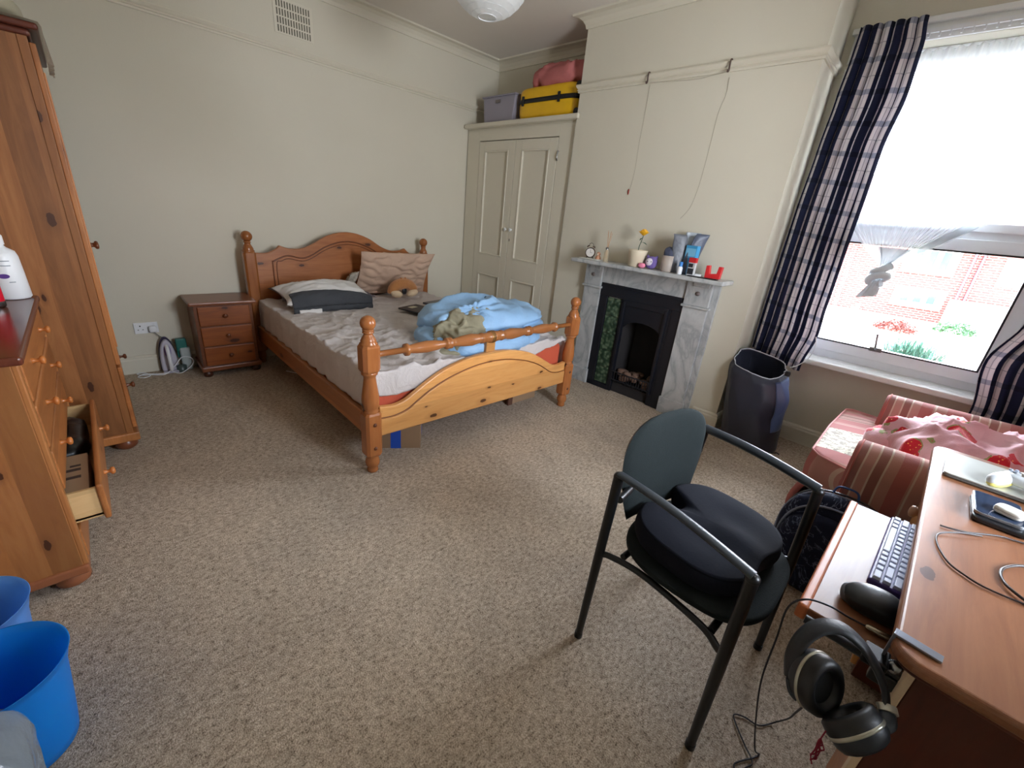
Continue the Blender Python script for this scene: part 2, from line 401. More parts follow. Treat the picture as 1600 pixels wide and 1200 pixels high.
berry = a.mix(seeds, lin((206, 24, 44)), lin((244, 170, 90)))
col = a.mix(a.math('MULTIPLY', a.math('LESS_THAN', dd, .44), a.math('GREATER_THAN', a.noise(o_, 9, 2), .54)), col, lin((150, 156, 96)))
col = a.mix(a.math('LESS_THAN', dd, .39), col, berry)
a.bump(a.noise(o_, 120, 3), .3, .004); BERRY = a.fin(col, .95, Sheen_Weight=.3)
a = N('navy_marbled_backpack'); o_ = a.obj(); n1 = a.noise(o_, 6, 5, .6, 2.0)
NMARB = a.fin(a.ramp(n1, [(.0, lin((20, 26, 46))), (.505, lin((22, 28, 50))), (.52, lin((104, 114, 136))), (.535, lin((24, 32, 54))), (.66, lin((18, 22, 40))), (.67, lin((70, 80, 102))), (.68, lin((20, 26, 46)))]), .85, Specular_IOR_Level=.2)
a = N('white_label_print'); o_ = a.obj(); WLAB = a.fin(lin((228, 230, 234)), .3)
MINK = plain('red_brown_brick_edge', (150, 84, 70), .8)

# ------------------------------------------------------------------ room shell
H = 2.95; YD = -4.30; XC = 5.25
struct('floor', MB().box((-.1, YD-.1, -.1), (XC+.1, .6, 0)), CARPET)
struct('ceiling', MB().box((-.1, YD-.1, H), (XC+.1, .6, H+.1)), CEIL)
struct('wall_left', MB().box((-.1, YD-.1, 0), (0, .05, H)), WALL)
struct('wall_rear', MB().box((-.1, YD-.1, 0), (XC+.1, YD, H)), WALL)
WY0, WY1 = -2.40, -1.65  # opening for an out-of-view window, added to let in fill light
wr = MB(); wr.box((XC, YD, 0), (XC+.1, WY0, H)); wr.box((XC, WY1, 0), (XC+.1, .5, H)); wr.box((XC, WY0, 0), (XC+.1, WY1, .9)); wr.box((XC, WY0, 2.4), (XC+.1, WY1, H))
struct('wall_right', wr, WALL)
w2 = MB(); w2.box((XC+.03, WY0, .9), (XC+.08, WY0+.06, 2.4)).box((XC+.03, WY1-.06, .9), (XC+.08, WY1, 2.4)).box((XC+.03, WY0, .9), (XC+.08, WY1, .96)).box((XC+.03, WY0, 2.34), (XC+.08, WY1, 2.4)).box((XC+.03, WY0, 1.6), (XC+.08, WY1, 1.65))
W2 = struct('added_fill_window', w2, UPVC); MB().box((XC+.052, WY0+.05, .95), (XC+.056, WY1-.05, 2.35)).build('window_pane', GLASS, W2)  # assumed window, added to brighten the far wall and foreground
struct('wall_back', MB().box((-.05, 0, 0), (1.6, .1, H)), WALL, True)
# chimney breast, with the grate opening cut out of it
cb_ = MB(); cb_.box((1.49, -.428, 0), (2.27, .1, H)); cb_.box((2.70, -.428, 0), (3.24, .1, H)); cb_.box((2.27, -.428, .80), (2.70, .1, H)); cb_.box((2.27, -.13, 0), (2.70, .1, .80))
struct('wall_chimney', cb_, WALL, True)
ww = MB(); WX0, WX1, WZ0, WZ1, YW = 3.36, 4.60, .66, 2.56, -.055
ww.box((3.24, YW, 0), (WX0, .27, H)); ww.box((WX1, YW, 0), (XC+.1, .27, H)); ww.box((WX0, YW, 0), (WX1, .27, WZ0)); ww.box((WX0, YW, WZ1), (WX1, .27, H))
struct('wall_window', ww, WALL, True)
def bp(x, y): v = B(x, y); return (v.x, v.y)
full = [(0, YD), (0, 0), bp(1.49, 0), bp(1.49, -.428), bp(3.24, -.428), bp(3.24, YW), bp(XC, YW)]
cove = [(0, 0), (0, -.085), (.012, -.085), (.018, -.06), (.035, -.035), (.06, -.018), (.095, -.012), (.10, 0)]
struct('trim_1', sweep(cove, full, H), TRIM)
rail = [(0, -.03), (.012, -.03), (.012, -.018), (.02, -.014), (.014, -.004), (.022, .004), (.030, .018), (.026, .028), (0, .032)]
struct('trim_2', sweep(rail, full[:2], 2.46), TRIM)
struct('trim_3', sweep(rail, [bp(1.49, -.2), bp(1.49, -.428), bp(3.24, -.428), bp(3.24, YW-.0), bp(3.33, YW)], 2.46), TRIM)
sk = [(0, 0), (.022, 0), (.022, .105), (.016, .115), (.018, .128), (.010, .137), (0, .137)]
struct('baseboard_left', sweep(sk, [(0, YD), bp(0, -.38)], 0), TRIM)
struct('baseboard_chimney', sweep(sk, [bp(3.06, -.428), bp(3.24, -.428), bp(3.24, YW), bp(XC, YW)], 0), TRIM)
struct('baseboard_rear', sweep(sk, [(XC, YD), (0, YD)], 0), TRIM)
# window architrave and pelmet rail
ar = MB(); ar.box((3.285, YW-.022, .60), (3.36, YW, 2.64)); ar.box((3.30, YW-.032, .60), (3.325, YW-.022, 2.64))
ar.box((4.60, YW-.022, .60), (4.675, YW, 2.64)); ar.box((3.285, YW-.022, 2.56), (4.675, YW, 2.64)); ar.box((3.27, YW-.045, 2.635), (4.69, YW, 2.665))
struct('trim_4', ar, WHITE, True, bevel=.004)
struct('trim_5', MB().box((3.28, -.15, .628), (4.70, -.052, .668)).box((3.362, -.055, .650), (4.598, .075, .668)), WHITE, True, bevel=.008)
# plastic window: outer frame, transom, sashes
wf = MB(); y0, y1 = .06, .13
wf.box((WX0, y0, WZ0), (WX0+.06, y1, WZ1)); wf.box((WX1-.06, y0, WZ0), (WX1, y1, WZ1)); wf.box((WX0, y0, WZ0), (WX1, y1, WZ0+.07)); wf.box((WX0, y0, WZ1-.06), (WX1, y1, WZ1))
wf.box((WX0, y0, 1.53), (WX1, y1, 1.60))
WIN = struct('window_1', wf, UPVC, True, bevel=.006)
WIN['label'] = 'white plastic window with transom above a bright garden view'
sf = MB()
x0, x1 = WX0+.05, WX1-.05
for (za, zb, t) in ((WZ0+.06, 1.545, .075), (1.585, WZ1-.05, .05)):
    sf.box((x0, y0-.02, za), (x0+t, y1-.01, zb)); sf.box((x1-t, y0-.02, za), (x1, y1-.01, zb)); sf.box((x0, y0-.02, za), (x1, y1-.01, za+t)); sf.box((x0, y0-.02, zb-t), (x1, y1-.01, zb))
sf.build('window_sash', UPVC, WIN, bevel=.005)
gk = MB(); za, zb = WZ0+.135, 1.47
gk.box((x0+.070, y0-.022, za-.004), (x1-.070, y0-.004, za+.006)); gk.box((x0+.070, y0-.022, zb-.006), (x1-.070, y0-.004, zb+.004))
gk.box((x0+.070, y0-.022, za), (x0+.080, y0-.004, zb)); gk.box((x1-.080, y0-.022, za), (x1-.070, y0-.004, zb))
gk.build('gasket', BLACKP, WIN)
MB().box((x0+.05, .09, WZ0+.10), (x1-.05, .096, WZ1-.08)).build('window_pane', GLASS, WIN)
hd = MB(); hd.cbox((3.975, .035, .80), (.035, .008, .014)); hd.tube([(3.975, .02, .80), (3.97, .01, .82), (3.955, .005, .91)], .007, 8)
hd.build('window_handle', STEEL, WIN, bevel=.002)
gl_ = MB(); gl_.box((3.30, -.10, 2.585), (4.68, -.083, 2.605))
for i in range(22): gl_.box((3.64+i*.045, -.098, 2.565), (3.648+i*.045, -.088, 2.587))
TRK = gl_.build('curtain_track', WHITEP, loc=(0, 0, 0), rz=T)
tag(TRK, 'white curtain track with little gliders fixed above the window', 'curtain track')
brk = MB()
for x in (3.32, 4.65): MB().box((x-.01, -.10, 2.59), (x+.01, YW, 2.60)).build('track_bracket', WHITEP, TRK)
# air vent in the left wall
VT = thing('air_vent', 'cream slotted air vent high on the left wall above the picture rail', 'air vent', (0, -2.135, 2.66))
MB().box((0, -.145, -.10), (.006, .145, .13)).build('vent_plate', TRIM, VT, bevel=.003)
sl = MB()
for r in range(4):
    for k in range(13): sl.box((.0062, -.122+k*.0195, -.088+r*.052), (.0075, -.113+k*.0195, -.046+r*.052))
sl.build('vent_slots', plain('vent_shadow_slots', (104, 100, 86), .9), VT)

# ------------------------------------------------------------------ built-in cupboard (alcove)
CU = thing('built_in_cupboard', 'cream painted built-in cupboard with panelled doors filling the alcove', 'cupboard', B(0, 0), T)
c_ = MB(); f0, f1 = -.395, -.365
c_.box((0.0, f0, 0), (.20, f1, 2.24)); c_.box((1.29, f0, 0), (1.485, f1, 2.24)); c_.box((.20, f0, 2.13), (1.29, f1, 2.24)); c_.box((.20, f0, 0), (1.29, f1, .10))
c_.box((0.0, f0, 2.23), (1.487, -.005, 2.245)); c_.build('carcass', TRIM, CU, bevel=.003)
MB().box((0.0, -.458, 2.245), (1.52, -.430, 2.285)).box((0.0, -.432, 2.245), (1.486, -.005, 2.285)).build('top_ledge', TRIM, CU, bevel=.01)
bd = MB().tube([(1.478, -.40, 0), (1.478, -.40, 2.24)], .012, 10); bd.build('edge_bead', WHITE, CU)
def panel_door(x0, x1, hinge_r):
    d = MB(); y0, y1 = -.398, -.372; z0, z1 = .11, 2.122; st = .09
    pan = [(.20, .78), (.99, 2.035)]
    d.box((x0, y0, z0), (x0+st, y1, z1)); d.box((x1-st, y0, z0), (x1, y1, z1))
    zs = [z0] + [z for p in pan for z in p] + [z1]
    for i in range(0, len(zs), 2): d.box((x0+st, y0, zs[i]), (x1-st, y1, zs[i+1]))
    o = d.build('door', TRIM, CU, bevel=.002)
    pb = MB()
    for a_, b_ in pan:
        pb.box((x0+st, y0+.016, a_), (x1-st, y1, b_)); t = .016
        for (p, q) in (((x0+st, a_), (x0+st+t, b_)), ((x1-st-t, a_), (x1-st, b_)), ((x0+st, a_), (x1-st, a_+t)), ((x0+st, b_-t), (x1-st, b_))):
            pb.box((p[0], y0-.006, p[1]), (q[0], y0+.02, q[1]))
    pb.build('door_panel', TRIM, o, bevel=.005)
    return o
dl = panel_door(.205, .742, False); dr = panel_door(.748, 1.285, True)
MX = Matrix.Rotation(PI/2, 4, 'X')
kb = MB(); knob(kb, Matrix.Translation((.71, -.398, 1.285)) @ MX, .017, .03); kb.build('door_knob', WHITE, dl)
kb = MB(); knob(kb, Matrix.Translation((.785, -.398, 1.285)) @ MX, .017, .03); kb.build('door_knob', WHITE, dr)
MB().box((.765, -.400, 1.17), (.772, -.397, 1.195)).build('keyhole', BLACKP, dr)
MB().tube(cat_rom([(1.30, -.400, 1.93), (1.305, -.412, 1.95), (1.305, -.412, 1.99), (1.312, -.402, 2.01)]), .005, 8).build('hook_catch', STEEL, dr)
# things on the cupboard
SB = thing('storage_box', 'grey lilac plastic storage box on top of the alcove cupboard', 'storage box', B(.43, -.245, 2.286), T)
def sbf():
    mb = MB(); n = 4
    mb.prism([(-.205, 0), (.205, 0), (.235, .235), (-.235, .235)], lambda a_, b_, d_: (a_, d_, b_), -.13, .15)
    return mb
sbf().build('box_body', GREYP, SB, bevel=.008)
MB().box((-.245, -.142, .232), (.245, .162, .245)).build('rim', GREYP, SB, bevel=.004)
MB().box((-.04, -.138, .178), (.03, -.132, .205)).build('handle_slot', plain('slot_shadow_plastic', (120, 112, 108), .7), SB)
SU = thing('suitcase', 'yellow hard-shell suitcase with black strap lying on the cupboard', 'suitcase', B(1.06, -.22, 2.286), T)
MB().blob((0, 0, .138), (.355, .165, .135), .28, 40, 24).build('shell', YEL, SU)
rb = MB(); [rb.tube([(x, -.166, .03), (x, -.168, .24)], .002, 6) for x in []]
st_ = MB().grid(lambda u, v: Vector(((abs(math.cos(u*2*PI))**.28)*math.copysign(.360, math.cos(u*2*PI)), (abs(math.sin(u*2*PI))**.28)*math.copysign(.170, math.sin(u*2*PI)), .135+v*.036)), 64, 2, cu=True)
st_.build('strap', BLACKP, SU, solid=.004)
for x in (-.27, .17):
    MB().box((x-.014, -.178, .115), (x+.014, -.168, .195)).build('strap_loop', BLACKP, SU, bevel=.003)
wl = Matrix.Rotation(PI/2, 4, 'X')
for (x, z) in ((.335, .235), (.335, .035)):
    MB().lathe([(.028, -.014), (.03, 0), (.028, .014)], 18, Matrix.Translation((x+.02, -.13, z)) @ Matrix.Rotation(PI/2, 4, 'Y') @ Matrix.Rotation(PI/2, 4, 'X')).build('wheel', BLACKP, SU, bevel=.003)
def foldfn(amp, sc, ridge=.5, seed=0):
    def f(p, d):
        n = noise.noise(Vector((p.x*sc+seed, p.y*sc, p.z*sc*.6))); r = 1-abs(noise.noise(Vector((p.x*sc*1.7+seed+5, p.y*sc*1.7, p.z*sc))))*2
        return p + d*(amp*(n*(1-ridge)+r*ridge))
    return f
pb_ = MB().blob((0, 0, .062), (.30, .145, .075), .55, 56, 32, foldfn(.045, 8, .7, 3)).build('folded_blanket', PINKC, loc=B(1.135, -.215, 2.569), rz=T)
tag(pb_, 'dusty pink folded blanket lying on top of the yellow suitcase', 'blanket')

# ------------------------------------------------------------------ fireplace
FP = thing('fireplace', 'grey marble fireplace with black cast iron insert and green tiles', 'fireplace', B(0, 0), T)
yw = -.430
MB().box((1.80, -.650, 1.105), (3.10, yw, 1.137)).build('mantel_shelf', MARB, FP, bevel=.008, seg=3)
def jamb(xa, xb):
    j = MB(); j.box((xa, -.475, .0), (xb, yw, .90)); j.box((xa-.01, -.485, 0), (xb+.01, yw, .135)); j.box((xa-.012, -.495, .90), (xb+.012, yw, .918))
    j.box((xa, -.485, .918), (xb, yw, 1.105)); j.box((xa+.05, -.498, 1.06), (xb-.02, yw, 1.105))
    j.build('jamb', MARB, FP, bevel=.004)
    MB().lathe([(.017, 0), (.015, .006), (.008, .009), (0, .009)], 16, Matrix.Translation(((xa+xb)/2, -.485, 1.01)) @ MX).build('rosette', plain('rosette_marble', (112, 100, 96), .4), FP)
jamb(1.86, 2.035); jamb(2.795, 2.985)
MB().box((2.035, -.468, .955), (2.795, yw, 1.105)).box((1.86, yw-.006, 0), (1.885, yw, 1.0)).build('frieze', MARB, FP, bevel=.003)
MB().box((2.985, -.455, 0), (3.03, yw, 1.09)).build('jamb_return', MARB, FP, bevel=.003)
ins = MB(); ins.box((2.035, -.462, 0), (2.115, yw, .955)); ins.box((2.715, -.462, 0), (2.795, yw, .955)); ins.box((2.035, -.464, .845), (2.795, yw, .955)); ins.box((2.255, -.458, 0), (2.305, yw, .845)); ins.box((2.665, -.458, 0), (2.715, yw, .845)); ins.box((2.035, -.462, 0), (2.27, yw, .045))
ins.box((2.05, -.472, .93), (2.78, -.462, .955)); ins.box((2.28, -.468, .80), (2.69, -.452, .85)); ins.box((2.28, -.476, .10), (2.305, -.452, .83)); ins.box((2.665, -.476, .10), (2.69, -.452, .83))
# arched hood over the grate
hp = [(2.27, .85), (2.27, .52)] + [(2.485-.205*math.cos(t), .56+.12*math.sin(t)) for t in [k*PI/10 for k in range(11)]] + [(2.70, .52), (2.70, .85)]
ins.prism(hp, lambda a_, b_, d_: (a_, d_, b_), -.455, -.40)
ins.build('iron_insert', IRONB, FP, bevel=.004)
MB().box((2.27, -.43, 0), (2.278, -.14, .80)).box((2.692, -.43, 0), (2.70, -.14, .80)).box((2.27, -.14, 0), (2.70, -.132, .80)).box((2.27, -.43, .0), (2.70, -.14, .09)).build('firebox', plain('sooty_brick', (46, 42, 42), .9, .4, 20), FP)
for k in range(5):
    z = .05+k*.158
    MB().box((2.118, -.452, z), (2.252, -.432, z+.154)).build('tile', TILE, FP, bevel=.003)
gr_ = MB()
for k in range(15):
    x = 2.31+k*.025; gr_.tube([(x, -.435, .10), (x, -.475, .13), (x, -.48, .21)], .0035, 6)
gr_.tube([(2.29, -.48, .21), (2.485, -.50, .21), (2.68, -.48, .21)], .006, 8); gr_.tube([(2.29, -.475, .13), (2.68, -.475, .13)], .006, 8)
gr_.build('grate', IRONB, FP)
co = MB(); rr = random.Random(4)
for k in range(26):
    x = 2.33+rr.random()*.31; y = -.42+rr.random()*.2; co.blob((x, y, .12+rr.random()*.07), (.028+rr.random()*.02, .026, .022), .8, 10, 7, foldfn(.008, 30, .4, k))
co.build('coal', plain('ash_brown_coal', (120, 92, 76), .9, .5, 40), FP)['kind'] = 'stuff'

# mantel items (B frame)
MZ = 1.138
def onB(name, label, cat, x, y, rz=0, group=None, z=MZ): return thing(name, label, cat, B(x, y, z), T+rz, group)
CK = onB('alarm_clock', 'round twin-bell alarm clock in dark bronze on the mantel', 'clock', 1.91, -.53, .5)
MB().lathe([(.036, -.018), (.042, -.014), (.043, .012), (.038, .018)], 28, Matrix.Translation((0, 0, .052)) @ MX).build('case', plain('bronze_case', (78, 60, 54), .3, Metallic=.6), CK)
MB().lathe([(.036, 0), (.036, .003)], 28, Matrix.Translation((0, -.017, .052)) @ MX).build('dial', plain('dial_paper', (206, 200, 192), .5), CK)
MB().box((-.001, -.0215, .052), (.001, -.0205, .078)).box((-.001, -.0215, .051), (.018, -.0205, .053)).build('clock_hand', BLACKP, CK)
for s in (-1, 1):
    MB().lathe([(0, .014), (.009, .011), (.014, .004), (.015, 0)], 14, Matrix.Translation((s*.022, 0, .096)) @ rotM(0, s*.5, 0)).build('bell', plain('bell_metal', (110, 92, 84), .25, Metallic=.8), CK)
    MB().tube([(s*.02, 0, .02), (s*.032, -.004, .0)], .004, 8).build('leg', BLACKM, CK)
MB().tube(cat_rom([(-.018, 0, .105), (-.015, 0, .122), (0, 0, .130), (.015, 0, .122), (.018, 0, .105)], 5), .002, 6).build('handle', BLACKM, CK)
f_ = onB('figurine', 'tiny orange and cream seated figurine beside the alarm clock', 'figurine', 1.99, -.52)
MB().lathe([(.022, 0), (.026, .012), (.02, .03), (.011, .036), (.018, .044), (.017, .056), (.006, .066), (0, .067)], 16).build('body', plain('terracotta_glaze', (196, 142, 110), .4), f_)
MB().blob((0, -.012, .046), (.010, .008, .009), 1, 10, 8).build('face', plain('cream_face', (226, 206, 180), .5), f_)
tag(MB().box((-.09, -.035, 0), (.09, .035, .008)).build('marble_tray', plain('off_white_tray', (206, 206, 198), .4), loc=B(1.95, -.585, MZ), rz=T-.05, bevel=.002), 'thin off-white tray lying in front of the alarm clock', 'tray')
RD = onB('reed_diffuser', 'clear glass reed diffuser bottle with tall wooden sticks', 'diffuser', 2.085, -.55)
MB().lathe([(.020, 0), (.021, .004), (.020, .07), (.012, .085), (.010, .10), (.010, .11)], 20).build('bottle', DIFG, RD)
MB().lathe([(.012, .097), (.012, .113), (.005, .115)], 16).build('collar', STEEL, RD)
for k, (dx, dy) in enumerate(((-.018, .004), (.014, .0), (.004, .012), (-.006, -.008), (.02, .01))):
    MB().tube([(-dx*.4, -dy*.4, .02), (dx, dy, .245-k*.004)], .0018, 6).build('reed', plain('reed_stick', (196, 150, 110), .7), RD)
RP = onB('flower_pot', 'cream ceramic pot holding a single yellow rose', 'flower pot', 2.375, -.555)
MB().lathe([(.055, 0), (.062, .004), (.072, .11), (.075, .128), (.070, .128), (.064, .10), (0, .098)], 32).build('pot', CREAMC, RP)
RS = onB('artificial_rose', 'yellow rose on a dark green stem standing in the cream pot', 'flower', 2.375, -.555, z=MZ+.099)
stem = cat_rom([(0, 0, 0), (.0, 0, .05), (.012, 0, .10), (.018, 0, .135)], 6)
MB().tube(stem, .003, 8).build('stem', plain('dark_green_stem', (30, 70, 48), .5), RS)
lf = MB()
for (px, pz, ax, az) in ((.012, .085, .05, .015), (.016, .115, -.022, .012)):
    lf.grid(lambda u, v: Vector((px+ax*u, (v-.5)*.026*math.sin(PI*min(1, u*.98+.02)), pz+az*u-.01*u*u*3)), 8, 5)
lf.build('leaf', plain('dark_green_leaf', (28, 74, 52), .5), RS, solid=.0015)
pt = MB()
for ring, (n, rad, tilt) in enumerate(((6, .040, 1.05), (5, .030, .65), (4, .020, .35), (3, .010, .15))):
    for k in range(n):
        an = 2*PI*k/n+ring*.5
        def pf(u, v, an=an, rad=rad, tilt=tilt):
            w_ = (u-.5)*2*.75; l = v
            r = .006+rad*l*math.sin(tilt)**.6; z = .040*l*math.cos(tilt*.8)+.002*ring
            aa = an+w_*(.5+.5*math.sin(PI*l*.85+.2))
            return Vector((.018+r*math.cos(aa), r*math.sin(aa), .137+z+.006*abs(w_)*l))
        pt.grid(pf, 7, 6)
pt.build('petals', plain('yellow_petals', (236, 176, 30), .5), RS, solid=.001)
PC = onB('plush_toy', 'small round purple and white plush toy leaning by the cream pot', 'plush toy', 2.505, -.555, .2)
MB().blob((0, 0, .047), (.047, .036, .047), .9, 24, 16).build('body', PURPL, PC)
MB().blob((-.006, -.012, .05), (.034, .028, .034), .9, 20, 14).build('face', plain('plush_white_face', (226, 218, 226), .9), PC)
for s in (-1, 1): MB().lathe([(.015, 0), (.008, .018), (0, .026)], 10, Matrix.Translation((s*.03, 0, .078)) @ rotM(0, s*.35, 0)).build('ear', PURPL, PC)
for s in (-1, 1): MB().blob((-.006+s*.014, -.040, .055), (.004, .003, .004), 1, 8, 6).build('eye', BLACKP, PC)
tag(MB().blob((0, 0, .019), (.028, .02, .019), .85, 18, 12).build('pink_trinket', plain('pink_rubber', (240, 140, 170), .5), loc=B(2.455, -.605, MZ), rz=T), 'small pink rounded trinket in front of the purple plush toy', 'trinket')
GP = onB('plant_pot', 'grey beige ceramic pot stuffed with dark rolled cloth', 'pot', 2.64, -.55)
MB().lathe([(.046, 0), (.050, .004), (.054, .115), (.050, .115), (.048, .03), (0, .028)], 28).build('pot_body', GREYC, GP)
tag(MB().blob((0, 0, 0), (.042, .04, .05), .8, 22, 14, foldfn(.012, 30, .5)).build('dark_cloth', cloth('dark_navy_cloth', (52, 58, 78), (78, 84, 104), 30), loc=B(2.64, -.55, MZ+.125), rz=T), 'dark navy cloth poking out of the grey beige pot', 'cloth')
def pouch(name, label, x, hx, h, lean, mat, seed, y=-.535):
    mb = MB()
    def f(u, v):
        a_ = u*2*PI; k = 1-.15*v+.25*math.sin(PI*v)*.3
        X = hx*k*math.cos(a_)+lean*v*v + .008*nz(u*9, v*4, seed); Y = (.022*(1-v*.8)+.004)*math.sin(a_)+.01*nz(v*5, u*4, seed+3)*(v)
        return Vector((X, Y, h*v))
    mb.grid(f, 26, 16, cu=True); o = mb.build(name, mat, loc=B(x, y, MZ+.002), rz=T+.7, solid=.002)
    return tag(o, label, 'pouch')
pouch('grey_pouch', 'dark grey folded pouch standing upright beside the grey pot', 2.715, .055, .27, -.035, cloth('dark_grey_pouch', (86, 90, 98), (112, 116, 124), 14, .4), 1)
pouch('silver_pouch', 'silvery white plastic pouch standing between the grey pouches', 2.745, .062, .29, .0, cloth('silver_plastic', (176, 188, 200), (206, 214, 222), 12, .25), 2, -.465)
pouch('slate_pouch', 'tall slate blue pouch leaning right on the mantel shelf', 2.790, .05, .285, .055, cloth('slate_pouch', (70, 78, 96), (98, 106, 124), 14, .4), 5)
BX = onB('blue_carton', 'bright blue narrow carton standing behind the small tubes', 'carton', 2.80, -.545, -.2)
MB().box((-.045, -.02, 0), (.045, .02, .205)).build('carton_body', plain('blue_card', (70, 160, 212), .4), BX, bevel=.002)
MB().box((-.040, -.021, .13), (.040, -.020, .185)).build('pale_print', plain('pale_blue_print', (128, 196, 232), .4), BX)
TU = onB('ointment_tube', 'black and white small carton with red top on the mantel', 'carton', 2.845, -.60, -.15)
MB().box((-.026, -.012, 0), (.026, .012, .125)).build('carton_body', plain('grey_print_card', (196, 198, 200), .4), TU, bevel=.002)
MB().box((-.0265, -.0125, .092), (.0265, .0125, .126)).build('red_top', RED, TU)
MB().box((-.022, -.0135, .012), (.022, -.012, .052)).box((-.022, -.0135, .060), (.012, -.012, .085)).build('dark_print', plain('black_print', (40, 42, 48), .5), TU)
WB = onB('spray_bottle', 'tiny white bottle with blue cap in front of the blue carton', 'bottle', 2.765, -.61)
MB().lathe([(.016, 0), (.018, .003), (.018, .045), (.012, .055)], 18).build('bottle_body', WHITEP, WB)
MB().lathe([(.013, .055), (.013, .085), (.009, .088)], 16).build('cap', plain('blue_cap', (62, 132, 206), .4), WB)
tag(MB().box((-.09, -.018, 0), (.12, .018, .006)).build('black_remote', BLACKP, loc=B(2.93, -.625, MZ), rz=T-.02, bevel=.002), 'flat black strip lying at the front edge of the mantel', 'strip')
tag(MB().blob((0, 0, .010), (.028, .018, .010), .6, 18, 10).build('white_tag', WHITEP, loc=B(2.895, -.585, MZ), rz=T+.3), 'small white oval tag beside the red holder', 'tag')
RH = onB('phone_holder', 'red plastic U-shaped phone holder at the right end of the mantel', 'phone holder', 3.0, -.60, .05, z=MZ+.006)
MB().prism([(-.05, 0), (.05, 0), (.056, .082), (.032, .085), (.026, .035), (-.022, .028), (-.030, .085), (-.052, .082)], lambda a_, b_, d_: (a_, d_, b_), -.012, .03).build('holder_body', RED, RH, bevel=.003)

# ------------------------------------------------------------------ wall marks
for k, (x, lab) in enumerate(((2.133, 'dark metal picture hook on the rail left of the other hook'), (2.718, 'dark metal picture hook on the rail nearer the window'))):
    h_ = MB(); h_.tube(cat_rom([(0, -.005, .028), (0, -.030, .040), (0, -.038, .018), (0, -.034, -.022), (.0, -.045, -.036), (0, -.052, -.022)], 5), .006, 8, flat=.5)
    tag(h_.build('picture_hook', plain('rusty_hook', (84, 66, 56), .5), loc=B(x, -.43, 2.455), rz=T), lab, 'hook', 'picture hooks on the chimney rail')
cw = N('plaster_crack'); CRK = cw.fin(lin((168, 160, 142)), .9)
def wire(name, pts, r, mat, label, cat):
    return tag(MB().tube(cat_rom([B(x, y, z) for x, y, z in pts], 6), r, 6).build(name, mat), label, cat)
wire('picture_wire', [(2.14, -.432, 2.42), (2.138, -.4287, 2.2), (2.135, -.4287, 2.05), (2.14, -.4287, 1.85), (2.125, -.4287, 1.70)], .0011, CRK, 'thin pale wire hanging from the left picture hook', 'wire')
wire('picture_wire', [(2.72, -.432, 2.40), (2.722, -.4287, 2.30), (2.70, -.4287, 2.20), (2.695, -.4287, 2.02), (2.69, -.4287, 1.85), (2.68, -.4287, 1.72), (2.655, -.4287, 1.60), (2.60, -.4287, 1.52)], .0013, CRK, 'thin wavy wire hanging from the right picture hook', 'wire')
wire('hanging_string', [(2.15, -.455, 2.428), (2.3, -.452, 2.419), (2.5, -.444, 2.412), (2.6, -.444, 2.420), (2.72, -.455, 2.43)], .0012, CRK, 'thin string sagging between the two picture hooks', 'string')
tag(MB().blob((0, 0, 0), (.007, .004, .022), .9, 10, 8).build('red_wall_mark', plain('dull_red_paint', (150, 62, 52), .7), loc=B(2.118, -.431, 1.69), rz=T), 'small dull red scrap on the chimney wall above the clock', 'scrap')

# ------------------------------------------------------------------ bed
BED = thing('double_bed', 'honey pine double bed with ball-topped posts and arched headboard', 'bed', (0, 0, 0))
yb0, yb1, xh, xf = -2.69, -1.035, .155, 2.28
def sq(mb, z0, z1, h, ch=.014, M=None):
    pr_ = [(-h, -h+ch), (-h+ch, -h), (h-ch, -h), (h, -h+ch), (h, h-ch), (h-ch, h), (-h+ch, h), (-h, h-ch)]
    pr2 = [(a*.86, b*.86) for a, b in pr_]
    n = 8; e = .012; vs = []
    for P_, z in ((pr2, z0), (pr_, z0+e), (pr_, z1-e), (pr2, z1)): vs += [Vector((a_, b_, z)) for a_, b_ in P_]
    if M: vs = [M @ v for v in vs]
    fs = [tuple(range(n-1, -1, -1)), tuple(range(3*n, 4*n))]
    for j in range(3): fs += [(j*n+i, j*n+(i+1) % n, (j+1)*n+(i+1) % n, (j+1)*n+i) for i in range(n)]
    return mb.add(vs, fs)
def ball(z0, r, k=10): return [(r*math.sin(PI*(.14+.86*i/k)), z0+r-r*math.cos(PI*(.14+.86*i/k))) for i in range(k+1)]
